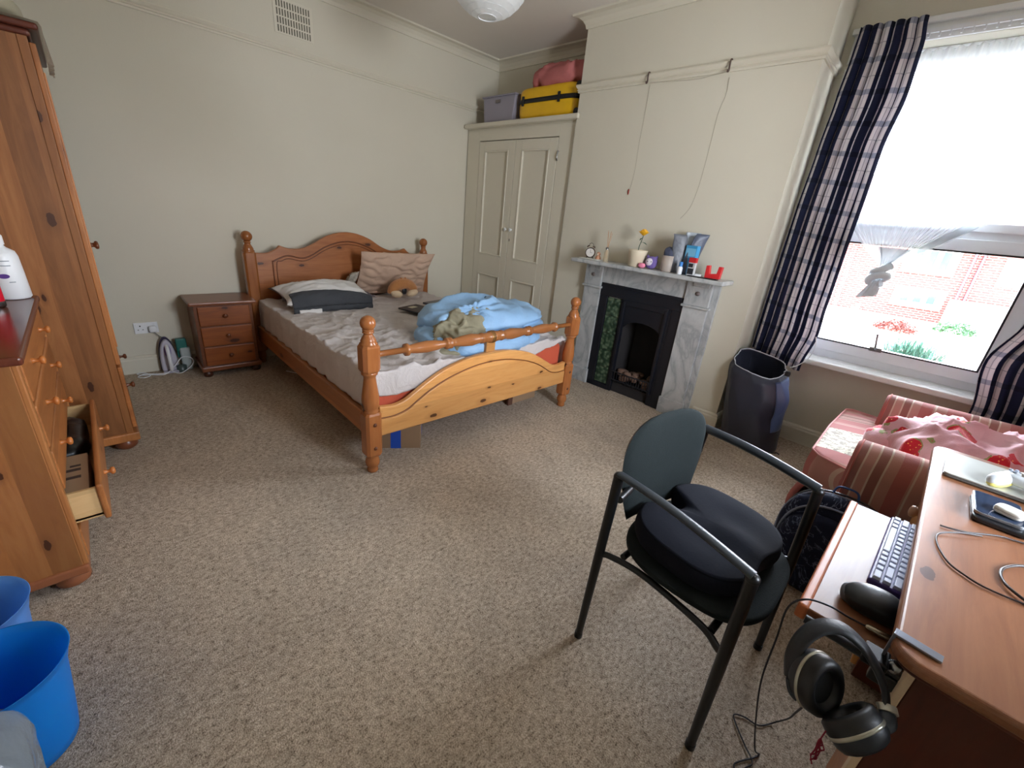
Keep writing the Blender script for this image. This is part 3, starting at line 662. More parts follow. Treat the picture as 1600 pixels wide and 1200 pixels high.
for y, s in ((yb0, -1), (yb1, 1)):
    p = MB(); Mx = Matrix.Translation((xf, y, 0))
    p.lathe([(.024, 0), (.030, .006), (.030, .020), (.026, .028), (.036, .045), (.040, .065), (.034, .09), (.028, .104), (.034, .112)], 24, Mx)
    sq(p, .110, .375, .045, M=Mx)
    p.lathe([(.040, .372), (.042, .385), (.036, .392), (.044, .405), (.047, .44), (.045, .47), (.036, .53), (.031, .57), (.034, .585), (.042, .592), (.042, .602), (.036, .608)], 28, Mx)
    sq(p, .606, .752, .047, .018, M=Mx)
    p.lathe([(.044, .750), (.046, .758), (.038, .766), (.040, .772), (.034, .785), (.024, .802), (.022, .810), (.029, .813), (.029, .818), (.025, .822), (.029, .825), (.029, .83), (.022, .833)] + ball(.822, .039), 28, Mx)
    p.build('foot_post', POST, BED)
    p = MB(); Mx = Matrix.Translation((xh, y, 0))
    p.lathe([(.026, 0), (.032, .01), (.028, .03), (.038, .06), (.030, .1), (.034, .112)], 20, Mx)
    sq(p, .110, .955, .045, M=Mx)
    p.lathe([(.044, .953), (.046, .962), (.038, .970), (.040, .976), (.034, .99), (.024, 1.01), (.022, 1.022), (.029, 1.026), (.025, 1.032), (.022, 1.038)] + ball(1.03, .042), 28, Mx)
    p.build('head_post', POST, BED)
    for z in (.165, .31):
        MB().lathe([(.011, 0), (.010, .003), (.006, .006), (0, .007)], 12, Matrix.Translation((xf+.045, y, z)) @ Matrix.Rotation(PI/2, 4, 'Y')).build('bolt_cap', KNOBD, BED)
    rl = MB(); rl.box((xh+.04, y-.018, .215), (xf-.04, y+.018, .345)); rl.build('side_rail', PX, BED, bevel=.006)
def smooth_out(ctrl, n=10):
    return [(p.x, p.y) for p in cat_rom([(a_, b_, 0) for a_, b_ in ctrl], n)]
cy = (yb0+yb1)/2; hw = .785
half = smooth_out([(-.785, .945), (-.70, .945), (-.63, .975), (-.595, 1.008)], 5) + smooth_out([(-.595, 1.008), (-.52, .985), (-.43, .985), (-.33, 1.02), (-.22, 1.085), (-.10, 1.128), (0, 1.14)], 6)[1:]
top = half + [(-a_, b_) for a_, b_ in half[::-1][1:]]
HB = MB().prism([(-.785, .42)] + [(a_, b_) for a_, b_ in top] + [(.785, .42)], lambda a_, b_, d_: (d_, cy+a_, b_), xh-.014, xh+.018).build('headboard', PYH, BED, bevel=.006)
def groove(ctrl_half, x, name, par, n=8, r=.006, full=True):
    h_ = smooth_out(ctrl_half, n); t = h_ + [(-a_, b_) for a_, b_ in h_[::-1][1:]]
    return MB().tube([(x, cy+a_, b_) for a_, b_ in t], r, 8).build(name, plain('dark_groove_moulding', (112, 62, 32), .35), par)
groove([(-.66, .62), (-.66, .86), (-.655, .875), (-.60, .905), (-.53, .925), (-.42, .905), (-.33, .935), (-.22, 1.0), (-.10, 1.045), (0, 1.058)], xh+.018, 'groove', HB)
groove([(-.63, .62), (-.63, .855), (-.59, .880), (-.53, .900), (-.42, .880), (-.33, .910), (-.22, .975), (-.10, 1.02), (0, 1.033)], xh+.018, 'groove', HB, r=.004)
half = smooth_out([(-.785, .395), (-.70, .385), (-.63, .398), (-.57, .430), (-.50, .470)], 5) + smooth_out([(-.50, .470), (-.38, .528), (-.25, .565), (-.12, .588), (0, .595)], 6)[1:]
top = half + [(-a_, b_) for a_, b_ in half[::-1][1:]]
FB = MB().prism([(-.785, .215)] + top + [(.785, .215)], lambda a_, b_, d_: (d_, cy+a_, b_), xf-.016, xf+.016).build('footboard', PY, BED, bevel=.006)
h_ = smooth_out([(-.785, .322), (-.70, .318), (-.62, .335), (-.55, .375), (-.47, .420), (-.36, .465), (-.24, .497), (-.12, .518), (0, .525)], 6); t_ = h_ + [(-a_, b_) for a_, b_ in h_[::-1][1:]]
MB().prism([(-.785, .222)] + t_ + [(.785, .222)], lambda a_, b_, d_: (d_, cy+a_, b_), xf+.014, xf+.023).build('raised_panel', PY, FB, bevel=.006)
MB().tube([(xf+.018, cy+a_, b_+.006) for a_, b_ in t_], .0035, 6).build('groove', plain('painted_groove_shade', (120, 70, 34), .4), FB)  # dark bead, groove shade put into its colour
# turned foot rail
hp_ = [(0, .017), (.20, .018), (.205, .036), (.222, .038), (.226, .028), (.24, .026), (.28, .032), (.34, .037), (.40, .032), (.45, .023), (.465, .022), (.47, .034), (.482, .037), (.488, .027), (.497, .036), (.51, .036), (.515, .026), (.54, .027), (.60, .036), (.66, .041), (.705, .034), (.735, .030), (.738, .036), (.75, .037), (.754, .031), (.79, .036), (.80, .033), (.804, .040), (.812, .040), (.815, .034), (.8275, .041)]
prof = hp_ + [(1.655-a_, b_) for a_, b_ in hp_[::-1][1:]]
MB().lathe([(r*.93, s) for s, r in prof], 28, Matrix.Translation((xf, yb0, .692)) @ Matrix.Rotation(-PI/2, 4, 'X')).build('foot_rail', POSTY, BED)
MB().box((xf-.03, cy-.035, .57), (xf+.0, cy+.04, .665)).build('rail_support', PY, BED, bevel=.004)
MB().lathe([(.034, -.018), (.040, -.012), (.036, -.004), (.041, .004), (.036, .01), (.034, .018)], 20, Matrix.Translation((xf, cy+.0, .692)) @ Matrix.Rotation(-PI/2, 4, 'X')).build('brass_collar', plain('dull_brass', (140, 106, 60), .35, Metallic=.7), BED)
sl = MB()
for k in range(8): sl.box((.35+k*.24, yb0+.02, .262), (.43+k*.24, yb1-.02, .28))
sl.build('slats', RAW, BED)
MT = MB().box((.225, -2.655, .285), (2.235, -1.07, .535)).build('mattress', RUST, bevel=.04, seg=4)
tag(MT, 'rust orange double mattress showing under the sheet at the bed foot', 'mattress')
# sheet
def sheet(u, v):
    x0, x1, y0, y1, zt = .215, 2.245, -2.667, -1.058, .553
    s = -.226+(y1-y0+.45)*u; t = -.02+(x1-x0+.02+.16)*v
    L = y1-y0; W = x1-x0; ds = dt = 0
    if s < 0: ds = -s
    if s > L: ds = s-L
    if t > W:
        q = min(1, max(0, s/L)); dt = (t-W)/.16*(.135-.10*q**2.5+.02*math.sin(q*11))
    y = y0+min(max(s, 0), L); x = x0+min(max(t, 0), W)
    n1 = nz(x*2.1+y*1.2, y*3.1, 1.3); r = (1-abs(nz(x*3.0+y*2.6, y*2.2-x*1.4, 4.1))*2.2)**3 if abs(nz(x*3.0+y*2.6, y*2.2-x*1.4, 4.1)) < .45 else 0
    r2 = max(0, 1-abs(nz(x*6.5-y*2.4, y*5.2+x*3, 8.1))*2.8)**2
    r3 = max(0, 1-abs(nz(x*11-y*6, y*13+x*3, 2.1))*2.6)**2
    edge = max(ds, dt)
    z = zt - max(0, edge-.012) + (.012*n1 + .026*r + .020*r2 + .009*r3)*(1 if edge < .01 else .5)*(.45+.55*min(1, max(0, (x-.9)/.8)))
    out_ = .012+.010*nz(x*9, z*6, 2)+.006*math.sin(x*38)*min(1, ds*8)
    if ds > 0: y += (-out_ if s < 0 else out_)*min(1, ds*14)
    if dt > 0: x += .0*out_ + .003
    return Vector((x, y, z))
SHT = MB().grid(sheet, 170, 200).build('bed_sheet', SHEET, solid=.003)
tag(SHT, 'wrinkled taupe bed sheet spread over the mattress', 'bed sheet')

# pillows etc
def pillow(w_, h_, t_, seed=0, pinch=.10, wr=.012, n=30):
    mb = MB()
    def f(sgn):
        def g(u, v):
            a_ = u*2-1; b_ = v*2-1
            th = (max(0, 1-a_*a_)**.45)*(max(0, 1-b_*b_)**.45)
            x = a_*w_*(1-pinch*(1-b_*b_)*.0-pinch*abs(b_)**3*0) * (1-pinch*.6*(1-abs(b_)**2)); y = b_*h_*(1-pinch*(1-abs(a_)**2))
            z = sgn*t_*th + wr*nz(a_*2.3, b_*2.3, seed+sgn)*th + wr*1.2*max(0, 1-abs(nz(a_*3.1+b_, b_*2.2, seed+7))*3)**2*(th**.5)
            return Vector((x, y, z))
        return g
    mb.grid(f(1), n, n); mb.grid(f(-1), n, n)
    return mb
def setM(o, M): o.matrix_world = M; return o
o = pillow(.19, .40, .06, 3).build('pillow', MAUVE); setM(o, Matrix.Translation((.37, -2.19, .635)) @ rotM(0, .10, 0)); tag(o, 'mauve grey pillow lying flat against the headboard behind the white one', 'pillow')
PW = thing('pillow', 'white pillow with a charcoal underside flap on the left of the bed', 'pillow', (.615, -2.27, .672))
PW.rotation_euler = (0, .24, .04)
pillow(.165, .36, .10, 9).build('pillow_body', PILW, PW)
def flap(u, v):
    b_ = -.90+1.84*u; a0 = .45+.36*u; a_ = a0+(.985-a0)*v
    th = (max(0, 1-a_*a_)**.45)*(max(0, 1-min(1, abs(b_))**2)**.45)
    return Vector((a_*.165*.97+.014+.012*v, b_*.355, .100*th+.008+.006*nz(b_*5, v*3, 3)-.045*v**5))
MB().grid(flap, 50, 20).build('charcoal_flap', CHAR, PW, solid=.005)
def skirt(u, v):
    b_ = -.90+1.84*u; return Vector((.165*.97*.985+.026+.010*math.sin(v*PI)+.004*math.sin(u*40), b_*.355, -.035-.048*v+.085*(max(0, 1-b_*b_)**.45)*.24))
MB().grid(skirt, 50, 8).build('charcoal_side', CHAR, PW, solid=.005)
MB().grid(lambda u, v: Vector((.196+.020*v, -.28+.17*u, -.030-.055*v+.006*nz(u*6, v*4, 2))), 14, 6).build('white_hem', PILW, PW, solid=.008)
o = pillow(.235, .395, .075, 21, .07, .026, 44).build('pillow', BEIGE); setM(o, Matrix.Translation((.345, -1.475, .785)) @ rotM(0, -1.02-.10, 0) @ Matrix.Rotation(.02, 4, 'Z')); tag(o, 'beige pillow propped upright against the headboard on the right', 'pillow')
o = pillow(.13, .06, .035, 5).build('cushion', cloth('patterned_cream_cloth', (150, 142, 128), (190, 182, 168), 30)); setM(o, Matrix.Translation((.29, -1.91, .70)) @ rotM(.3, -.9, .2)); tag(o, 'small crumpled cream cloth between the pillow and headboard', 'cloth')
# animal neck pillow
NP = thing('neck_pillow', 'brown and cream plush animal neck pillow lying against the beige pillow', 'neck pillow', (.555, -1.51, .605), .06)
arc = [(.03*math.sin(t)*0, .125*math.cos(t), .03+.085*math.sin(t)) for t in [PI*k/14 for k in range(15)]]
MB().tube(arc, [.03+.026*math.sin(PI*(k+1.2)/16.4) for k in range(15)], 18).build('plush_body', BRPL, NP)
for s in (-1, 1):
    MB().blob((.03, s*.088, .030), (.042, .062, .034), 1, 20, 14, M=rotM(s*.25, 0, 0)).build('cream_muzzle', CRPL, NP)
    MB().blob((.01, s*.022, .165), (.012, .010, .014), 1, 10, 8).build('ear', BRPL, NP)
MB().blob((.028, 0, .055), (.014, .026, .035), 1, 14, 10).build('dark_nose', BLACKP, NP)
# folders on the bed
o = MB().box((-.17, -.12, 0), (.17, .12, .014)).build('black_folder', plain('black_folder_card', (44, 42, 46), .45), loc=(1.085, -1.62, .580), rz=.35, bevel=.002); o.rotation_euler[1] = .02; tag(o, 'black flat folder with a pale sticker on the bed', 'folder')
MB().box((-.13, -.045, .0145), (-.08, .035, .0155)).build('sticker', plain('pale_sticker', (206, 202, 176), .5), o)
o = MB().box((-.17, -.12, 0), (.17, .12, .018)).build('closed_laptop', plain('dark_grey_casing', (70, 68, 76), .35), loc=(.98, -1.31, .582), rz=.25, bevel=.003); tag(o, 'dark grey closed laptop with purple sheen beyond the black folder', 'laptop')
MB().box((-.08, -.06, .0185), (.10, .07, .019)).build('painted_sheen', plain('dark_purple', (74, 34, 62), .4), o)  # purple sheen of the lid, painted on as a flat patch
# duvet
DU = thing('duvet', 'pale blue duvet bundled up at the foot of the bed', 'duvet', (1.84, -1.64, .555))
def dfold(p, d):
    n = nz(p.x*2.4, p.y*2.4, 1.7)
    fld = max(0, 1-abs(nz(p.x*4.2+2, p.y*2.2-p.z*3, 3.3))*3.2)**1.5
    q = Vector((p.x-.18, p.y+.22, p.z-.10)); an = math.atan2(q.y, q.x); rad = q.length
    ray_ = (.5+.5*math.sin(an*13+1.2*math.sin(an*3)))*math.exp(-(rad/.30)**2)
    crease = -math.exp(-((p.z-.015-.03*math.sin(p.y*5))/.013)**2) if p.x > 0 and p.y > -.15 else 0
    wav = .008*math.sin(p.y*46+p.x*12+3*n)*(1 if p.z > .06 else .3)
    p = p + d*(.035*n + (.030*fld) + .020*ray_ + .030*crease + wav*.8)
    if p.z < -.0: p.z *= .6
    p.z *= (.80+.22*math.cos((p.y-.12)*3.2))
    p.x += .05*math.sin(p.y*3.0)
    return p
MB().blob((.04, .045, .120), (.31, .46, .160), .72, 120, 72, dfold).build('duvet_cover', DUV, DU)
MB().blob((.20, -.04, .05), (.22, .42, .075), .7, 80, 36, foldfn(.022, 6, .5, 4)).build('duvet_underfold', DUV, DU)
def ofold(p, d):
    n = nz(p.x*9, p.y*9, p.z*9+2.2); r1 = 1-abs(nz(p.x*11+p.z*8, p.y*16-p.z*5, 4.4))*2.6; r2 = 1-abs(nz(p.x*17-p.y*6, p.y*22+p.z*15, 9.1))*2.4
    return p + d*(.030*n + .026*r1 + .012*r2)
OM = rotM(.35, .42, .35)
MB().blob((.215, -.27, .120), (.130, .175, .085), .8, 110, 64, ofold, M=OM).build('olive_lining', OLIVE, DU)
lip = []
for k in range(61):
    t = 2*PI*k/60; lip.append(rotM(.55, .75, .35) @ Vector((.125*math.cos(t)*(1+.10*math.sin(t*5)), .225*math.sin(t)*(1+.06*math.sin(t*7)), .012*math.sin(t*4+1))) + Vector((.225, -.275, .14)))
MB().tube(lip, [.013+.007*math.sin(k*.9) for k in range(61)], 12).build('lining_hem', OLIVE, DU)
MB().blob((.21, -.45, .022), (.16, .075, .020), .8, 50, 20, foldfn(.012, 14, .6, 3), M=rotM(0, 0, .6)).build('lining_corner', OLIVE, DU)
MB().blob((.08, -.34, .050), (.20, .17, .07), .8, 70, 30, foldfn(.020, 9, .6, 8)).build('duvet_corner', DUV, DU)
# boxes under the bed
BB = thing('cardboard_box', 'brown cardboard box with blue tape under the near bed corner', 'box', (1.975, -2.345, 0), .98)
MB().box((-.14, -.20, 0), (.14, .20, .16)).build('box_body', CARD, BB, bevel=.003)
TAPE = plain('blue_packing_tape', (34, 84, 190), .4); MB().box((-.042, -.2015, .0), (.02, -.2002, .16)).build('blue_tape', TAPE, BB); MB().box((.1402, -.02, 0), (.1415, .05, .162)).build('blue_tape', TAPE, BB)
BB2 = thing('cardboard_box', 'plain brown cardboard box under the middle of the bed', 'box', (1.86, -1.22, 0), 0)
MB().box((-.18, -.15, 0), (.18, .12, .21)).build('box_body', CARD, BB2, bevel=.003)
MB().box((.176, -.20, 0), (.19, -.155, .21)).build('box_flap', plain('dark_card_edge', (96, 62, 46), .8), BB2)
tag(MB().tube(cat_rom([(.5, -2.6, .006), (.8, -2.45, .006), (1.1, -2.5, .006), (1.3, -2.3, .006)], 8), .004, 6).build('floor_cable', WHITEP), 'white cable lying on the carpet under the bed', 'cable')

# ------------------------------------------------------------------ nightstand
NS = thing('nightstand', 'small three-drawer reddish pine nightstand beside the bed', 'nightstand', (.035, -2.955, 0))
MB().box((0, -.195, .06), (.31, .195, .575)).build('carcass', NSD, NS, bevel=.003)
MB().box((-.01, -.225, .575), (.345, .225, .602)).build('table_top', NSD, NS, bevel=.009, seg=3)
MB().box((0, -.21, .045), (.33, .21, .085)).build('plinth', NSD, NS, bevel=.008)
for k in range(3):
    z = .093+k*.160
    d = MB().box((.306, -.172, z), (.324, .172, z+.150)).build('drawer', NST, NS, bevel=.005)
    kb = MB(); knob(kb, Matrix.Translation((.323, .0, z+.078)) @ Matrix.Rotation(PI/2, 4, 'Y'), .016, .03); kb.build('knob', KNOBD, d)
for x in (.04, .29):
    for y in (-.17, .17):
        MB().lathe([(.026, 0), (.034, .012), (.034, .03), (.024, .047)], 20, Matrix.Translation((x, y, 0))).build('bun_foot', plain('dark_foot', (72, 40, 26), .35), NS)

# socket, plug, iron, spray bottle, cord
SK = thing('wall_socket', 'white double wall socket above the iron on the left wall', 'socket', (0, -3.425, .352))
MB().box((0, -.073, -.043), (.010, .073, .043)).build('face_plate', WHITEP, SK, bevel=.004)
hl = MB()
for y in (-.035,): hl.box((.0102, y-.004, .012), (.0108, y+.004, .022)).box((.0102, y-.018, -.014), (.0108, y-.010, -.009)).box((.0102, y+.010, -.014), (.0108, y+.018, -.009))
hl.build('pin_holes', BLACKP, SK)
MB().box((.010, -.060, .020), (.016, -.050, .032)).box((.010, .048, .020), (.016, .058, .032)).build('switch', WHITEP, SK, bevel=.001)
PG = thing('plug', 'white plug in the right half of the wall socket', 'plug', (.012, -3.388, .345))
MB().blob((.018, 0, 0), (.018, .025, .026), .5, 20, 12).build('plug_body', WHITEP, PG)
MB().tube(cat_rom([(.018, .0, -.02), (.022, .03, -.06), (.02, .09, -.11), (.03, .15, -.15), (.03, .19, -.20), (.04, .20, -.30)], 6), .003, 8).build('flex', plain('grey_flex', (130, 128, 122), .5), PG)
IR = thing('iron', 'white and lilac steam iron standing on its heel by the wall', 'iron', (.085, -3.335, 0), 0)
def soleplate(sc_, z0=0):
    pts = []
    for k in range(25):
        t = k/24*PI; y = .058*math.cos(t)*sc_; z = .27*math.sin(t)**.75*sc_; pts.append((y, z+z0))
    return pts
MB().prism(soleplate(1.0), lambda a_, b_, d_: (d_, a_, b_+.012), -.045, -.030).build('soleplate', plain('dark_soleplate', (66, 60, 84), .3, Metallic=.5), IR, bevel=.002)
MB().prism(soleplate(.93), lambda a_, b_, d_: (d_, a_, b_+.014), -.03, .02).build('iron_body', plain('pale_iron_plastic', (196, 192, 204), .35), IR, bevel=.012, seg=3)
MB().tube(cat_rom([(.02, 0, .22), (.065, 0, .20), (.08, 0, .12), (.065, 0, .04), (.02, 0, .03)], 6), .013, 12).build('handle', WHITEP, IR)
MB().blob((.022, 0, .18), (.012, .022, .05), .9, 16, 12).build('water_window', plain('lilac_plastic', (140, 118, 178), .3), IR)
MB().box((-.045, -.05, 0), (.05, .05, .018)).build('heel', plain('iron_heel', (176, 172, 186), .4), IR, bevel=.005)
SPR = thing('spray_bottle', 'teal and white trigger bottle between the iron and nightstand', 'bottle', (.075, -3.222, 0))
MB().box((-.03, -.035, 0), (.03, .035, .19)).build('bottle_body', plain('pale_bottle_label', (176, 186, 184), .4), SPR, bevel=.014, seg=4)
MB().box((-.028, -.05, .16), (.02, .018, .262)).box((-.028, -.05, .10), (-.008, -.036, .20)).build('trigger_head', plain('teal_plastic', (40, 112, 104), .35), SPR, bevel=.006)
MB().lathe([(.034, 0), (.034, .05), (.02, .056)], 16, Matrix.Translation((.035, -.045, 0))).build('measuring_cup', plain('dark_smoky_cup', (70, 84, 80), .3), SPR)
cordp = [(.13, -3.335, .012), (.17, -3.28, .006), (.14, -3.20, .05), (.13, -3.19, .10), (.12, -3.25, .12), (.13, -3.31, .06), (.15, -3.38, .006), (.12, -3.46, .006), (.10, -3.52, .006), (.055, -3.545, .006), (.05, -3.50, .006), (.13, -3.47, .006), (.17, -3.51, .008), (.14, -3.545, .010), (.10, -3.50, .012), (.14, -3.42, .012), (.15, -3.36, .012)]
adopt(MB().tube(cat_rom(cordp, 8), .0035, 8).build('power_cord', WHITEP), IR)

# ------------------------------------------------------------------ wardrobe
WD = thing('wardrobe', 'tall orange pine wardrobe with knotty side panel against the rear wall', 'wardrobe', (.90, -3.93, 0))
wx = .445; fy = .292; by = -.335
MB().box((-wx, by, .075), (wx, fy, 1.915)).build('carcass', PZR, WD, bevel=.003)
MB().box((wx-.002, fy-.030, .10), (wx+.004, fy, 1.91)).build('corner_stile', PZ, WD, bevel=.002)
MB().box((-wx-.012, by, .06), (wx+.012, fy+.022, .11)).build('plinth', PZ, WD, bevel=.008)
MB().box((-wx-.012, by, 1.905), (wx+.012, fy+.012, 1.93)).box((-wx-.028, by, 1.93), (wx+.028, fy+.040, 1.955)).build('cornice', plain('dark_varnished_cornice', (92, 44, 30), .35), WD, bevel=.010, seg=3)
for s in (-1, 1):
    d = MB().box((min(s*.004, s*.43), fy, .50), (max(s*.004, s*.43), fy+.020, 1.89)).build('door', PZ, WD, bevel=.004)
    MB().box((min(s*.06, s*.37), fy+.018, .58), (max(s*.06, s*.37), fy+.026, 1.80)).build('door_panel', PZ, d, bevel=.006)
    kb = MB(); knob(kb, Matrix.Translation((s*.045+(.22 if s > 0 else .25), fy+.020, 1.085)) @ rotM(-PI/2, 0, 0), .017, .036); kb.build('knob', KNOBD, d)
d = MB().box((-.43, fy, .13), (.43, fy+.020, .485)).build('drawer', PX, WD, bevel=.005)
for s in (-1, 1):
    kb = MB(); knob(kb, Matrix.Translation((s*.28, fy+.020, .33)) @ rotM(-PI/2, 0, 0), .017, .036); kb.build('knob', KNOBD, d)
for x in (-.38, .385):
    for y in (-.27, .25):
        MB().lathe([(.034, 0), (.050, .016), (.050, .036), (.036, .062)], 24, Matrix.Translation((x, y, 0))).build('bun_foot', plain('bun_foot_stain', (118, 66, 40), .3), WD)
def lacef(u, v):
    x = -.47+.95*u; s = v*.62
    y0 = .338
    if s < .40: return Vector((x, y0-.40+s, 1.960+.006*nz(x*9, s*9)))
    dz = s-.40; hang = (.30+.30*u)*dz
    return Vector((x+.01*nz(x*8, s*4, 3), y0+.004+.012*math.sin(x*26)*dz*4, 1.958-hang))
LC = MB().grid(lacef, 70, 26).build('lace_cloth', LACE, loc=(.90, -3.93, 0)); tag(LC, 'old cream lace cloth hanging over the top edge of the wardrobe', 'cloth')
tag(MB().blob((0, 0, .035), (.20, .10, .04), .7, 40, 20, foldfn(.018, 9, .5, 2)).build('folded_cloth', cloth('cream_cloth', (150, 144, 122), (176, 170, 148), 9), loc=(1.17, -3.74, 1.966)), 'cream folded cloth piled on top of the wardrobe', 'cloth')
tag(MB().box((-.08, -.10, 0), (.10, .10, .14)).build('navy_box', plain('dark_navy_card', (26, 34, 50), .6), loc=(1.15, -3.98, 1.966), bevel=.006), 'dark navy box at the back on top of the wardrobe', 'box')

# ------------------------------------------------------------------ chest of drawers
CH = thing('chest_of_drawers', 'orange pine chest of drawers with one drawer pulled open', 'chest of drawers', (1.895, -4.05, 0))
cx_ = .475; f0 = .195; b0 = -.235; WT = .018
cm = MB(); cm.box((-cx_, b0, .07), (-cx_+WT, f0, .868)); cm.box((cx_-WT, b0, .07), (cx_, f0, .868)); cm.box((-cx_, b0, .07), (cx_, b0+.01, .868)); cm.box((-cx_, b0, .07), (cx_, f0, .088))
for z in (.225, .388, .555, .722): cm.box((-cx_+WT, b0, z-.006), (cx_-WT, f0-.002, z+.006))
cm.build('carcass', PZ, CH, bevel=.002)
MB().box((-cx_-.012, b0, .866), (cx_+.016, f0+.030, .894)).build('chest_top', REDTOP, CH, bevel=.009, seg=3)
MB().box((-cx_-.008, b0, .055), (cx_+.010, f0+.014, .092)).build('plinth', plain('plinth_stain', (146, 88, 56), .3), CH, bevel=.009, seg=3)
MB().box((cx_-.03, f0-.002, .09), (cx_, f0+.016, .866)).build('front_stile', PZ, CH, bevel=.005); MB().box((-cx_, f0-.002, .09), (-cx_+.03, f0+.016, .866)).build('front_stile', PZ, CH, bevel=.005)
rows = [(.097, .218, 0), (.232, .381, .088), (.395, .548, 0), (.562, .715, 0), (.729, .862, 0)]
DRW = None
for za, zb, pull in rows:
    yy = f0+pull
    d = MB().box((-cx_+.034, yy, za), (cx_-.034, yy+.019, zb)).build('drawer', PX, CH, bevel=.007, seg=3)
    for x in (-.215, .225):
        kb = MB(); knob(kb, Matrix.Translation((x, yy+.019, (za+zb)/2+.006)) @ rotM(-PI/2, 0, 0), .0155, .034); kb.build('knob', KNOB, d)
    if pull:
        s_ = MB(); xa, xb = -cx_+.045, cx_-.045; ybk = yy-.38
        s_.box((xa, ybk, za+.012), (xa+.012, yy, zb-.015)); s_.box((xb-.012, ybk, za+.012), (xb, yy, zb-.015)); s_.box((xa, ybk, za+.012), (xb, ybk+.01, zb-.015)); s_.box((xa, ybk, za+.018), (xb, yy, za+.026))
        s_.build('drawer_box', RAW, d)
for x in (-.42, .425):
    for y in (-.18, .155):
        MB().lathe([(.034, 0), (.050, .014), (.050, .034), (.036, .058)], 24, Matrix.Translation((x, y, 0))).build('bun_foot', plain('chest_foot_stain', (140, 84, 54), .22), CH)
tag(MB().box((-.15, -.10, 0), (.15, .10, .10)).build('carton', CARD, loc=(2.155, -3.885, .260), bevel=.002), 'brown printed carton inside the open drawer', 'carton')
o = bpy.data.objects['carton']
MB().box((.03, .02, .1002), (.05, .08, .1008)).box((-.03, .035, .1002), (-.01, .08, .1008)).box((-.06, .05, .1002), (-.045, .08, .1008)).build('dark_print', plain('brown_print', (70, 52, 44), .7), o)
tag(MB().blob((0, 0, .046), (.20, .10, .045), .6, 50, 24, foldfn(.014, 9, .6, 6)).build('black_bag', plain('black_shiny_bag', (10, 10, 12), .35, .2, 30), loc=(1.75, -3.89, .272)), 'black crumpled bag filling the far end of the open drawer', 'bag')
BT = thing('lotion_bottle', 'white plastic lotion bottle with purple oval mark on the chest', 'bottle', (1.460, -3.893, .896), -1.13); BT.scale = (1.3, 1.3, 1.08)
MB().lathe([(.037, 0), (.042, .006), (.040, .10), (.038, .16), (.034, .178), (.018, .192), (.014, .20), (.014, .205)], 32).build('bottle_body', WHITEP, BT)
MB().lathe([(.017, .203), (.017, .235), (.014, .240)], 24).build('cap', WHITEP, BT)
MB().lathe([(.011, 0), (.011, .001)], 20, Matrix.Translation((.020, .034, .09)) @ rotM(-PI/2, 0, -.55) @ Matrix.Diagonal((1.2, .8, 1, 1))).build('purple_mark', plain('purple_ink', (92, 64, 140), .4), BT)
tx = MB()
def txt(x, z, l):
    a0 = x/.041
    tx.grid(lambda u, v: Vector((.0418*math.sin(a0+u*l/.041), .0418*math.cos(a0+u*l/.041), z+v*.003)), 6, 2)
for k, (x, z, l) in enumerate(((.0, .145, .02), (.0, .128, .026), (.034, .14, .012), (.034, .130, .010), (.036, .118, .012), (.034, .108, .009), (.038, .07, .010), (.04, .06, .008), (.0, .066, .014))): txt(x, z, l)
tx.build('grey_print', plain('grey_ink', (130, 138, 146), .5), BT)
RC = thing('spray_can', 'red can with steel rim standing in front of the lotion bottle', 'can', (1.640, -3.935, .896)); RC.scale = (1.3, 1.3, 1.3)
MB().lathe([(.024, .0), (.026, .004), (.026, .018)], 28).build('steel_rim', STEEL, RC)
MB().lathe([(.0255, .018), (.0255, .11), (.015, .125)], 28).build('can_body', plain('deep_red_can', (200, 20, 44), .25), RC)

# ------------------------------------------------------------------ plastic bins
def bin_(label, x, y, r0, r1, h, mat, tilt=0):
    b = thing('waste_bin', label, 'bin', (x, y, 0)); b.rotation_euler = (0, tilt, 0)
    prof = [(0, .003), (r0-.01, .003), (r0, .008)] + [(r0+(r1-r0)*(k/10)**.9*.82, .008+(h-.008)*k/10) for k in range(1, 9)] + [(r1*.955, h*.90), (r1, h), (r1+.003, h+.001), (r1-.002, h-.002), (r1*.95, h*.895)] + [(r0-.003+(r1-r0)*(k/10)**.9*.80, .012+(h-.012)*k/10) for k in range(8, 0, -1)] + [(r0-.004, .014), (0, .010)]
    MB().lathe(prof, 64).build('bin_body', mat, b)
    return b
bin_('bright blue plastic bin nearest the camera at the left', 2.955, -3.985, .098, .137, .30, BLUEP)
bin_('pale blue translucent plastic bin behind the bright blue one', 2.70, -4.065, .098, .137, .30, BLUEL)
def cbag(p, d):
    return p + d*(.03*nz(p.x*6, p.y*6, p.z*6)+.016*max(0, 1-abs(nz(p.x*12, p.y*12, p.z*5+2))*3))
tag(MB().blob((0, 0, .17), (.17, .15, .175), .8, 60, 40, cbag).build('plastic_bag', BAGC, loc=(3.185, -4.075, .0)), 'crumpled clear grey plastic bag in front of the blue bin', 'plastic bag')

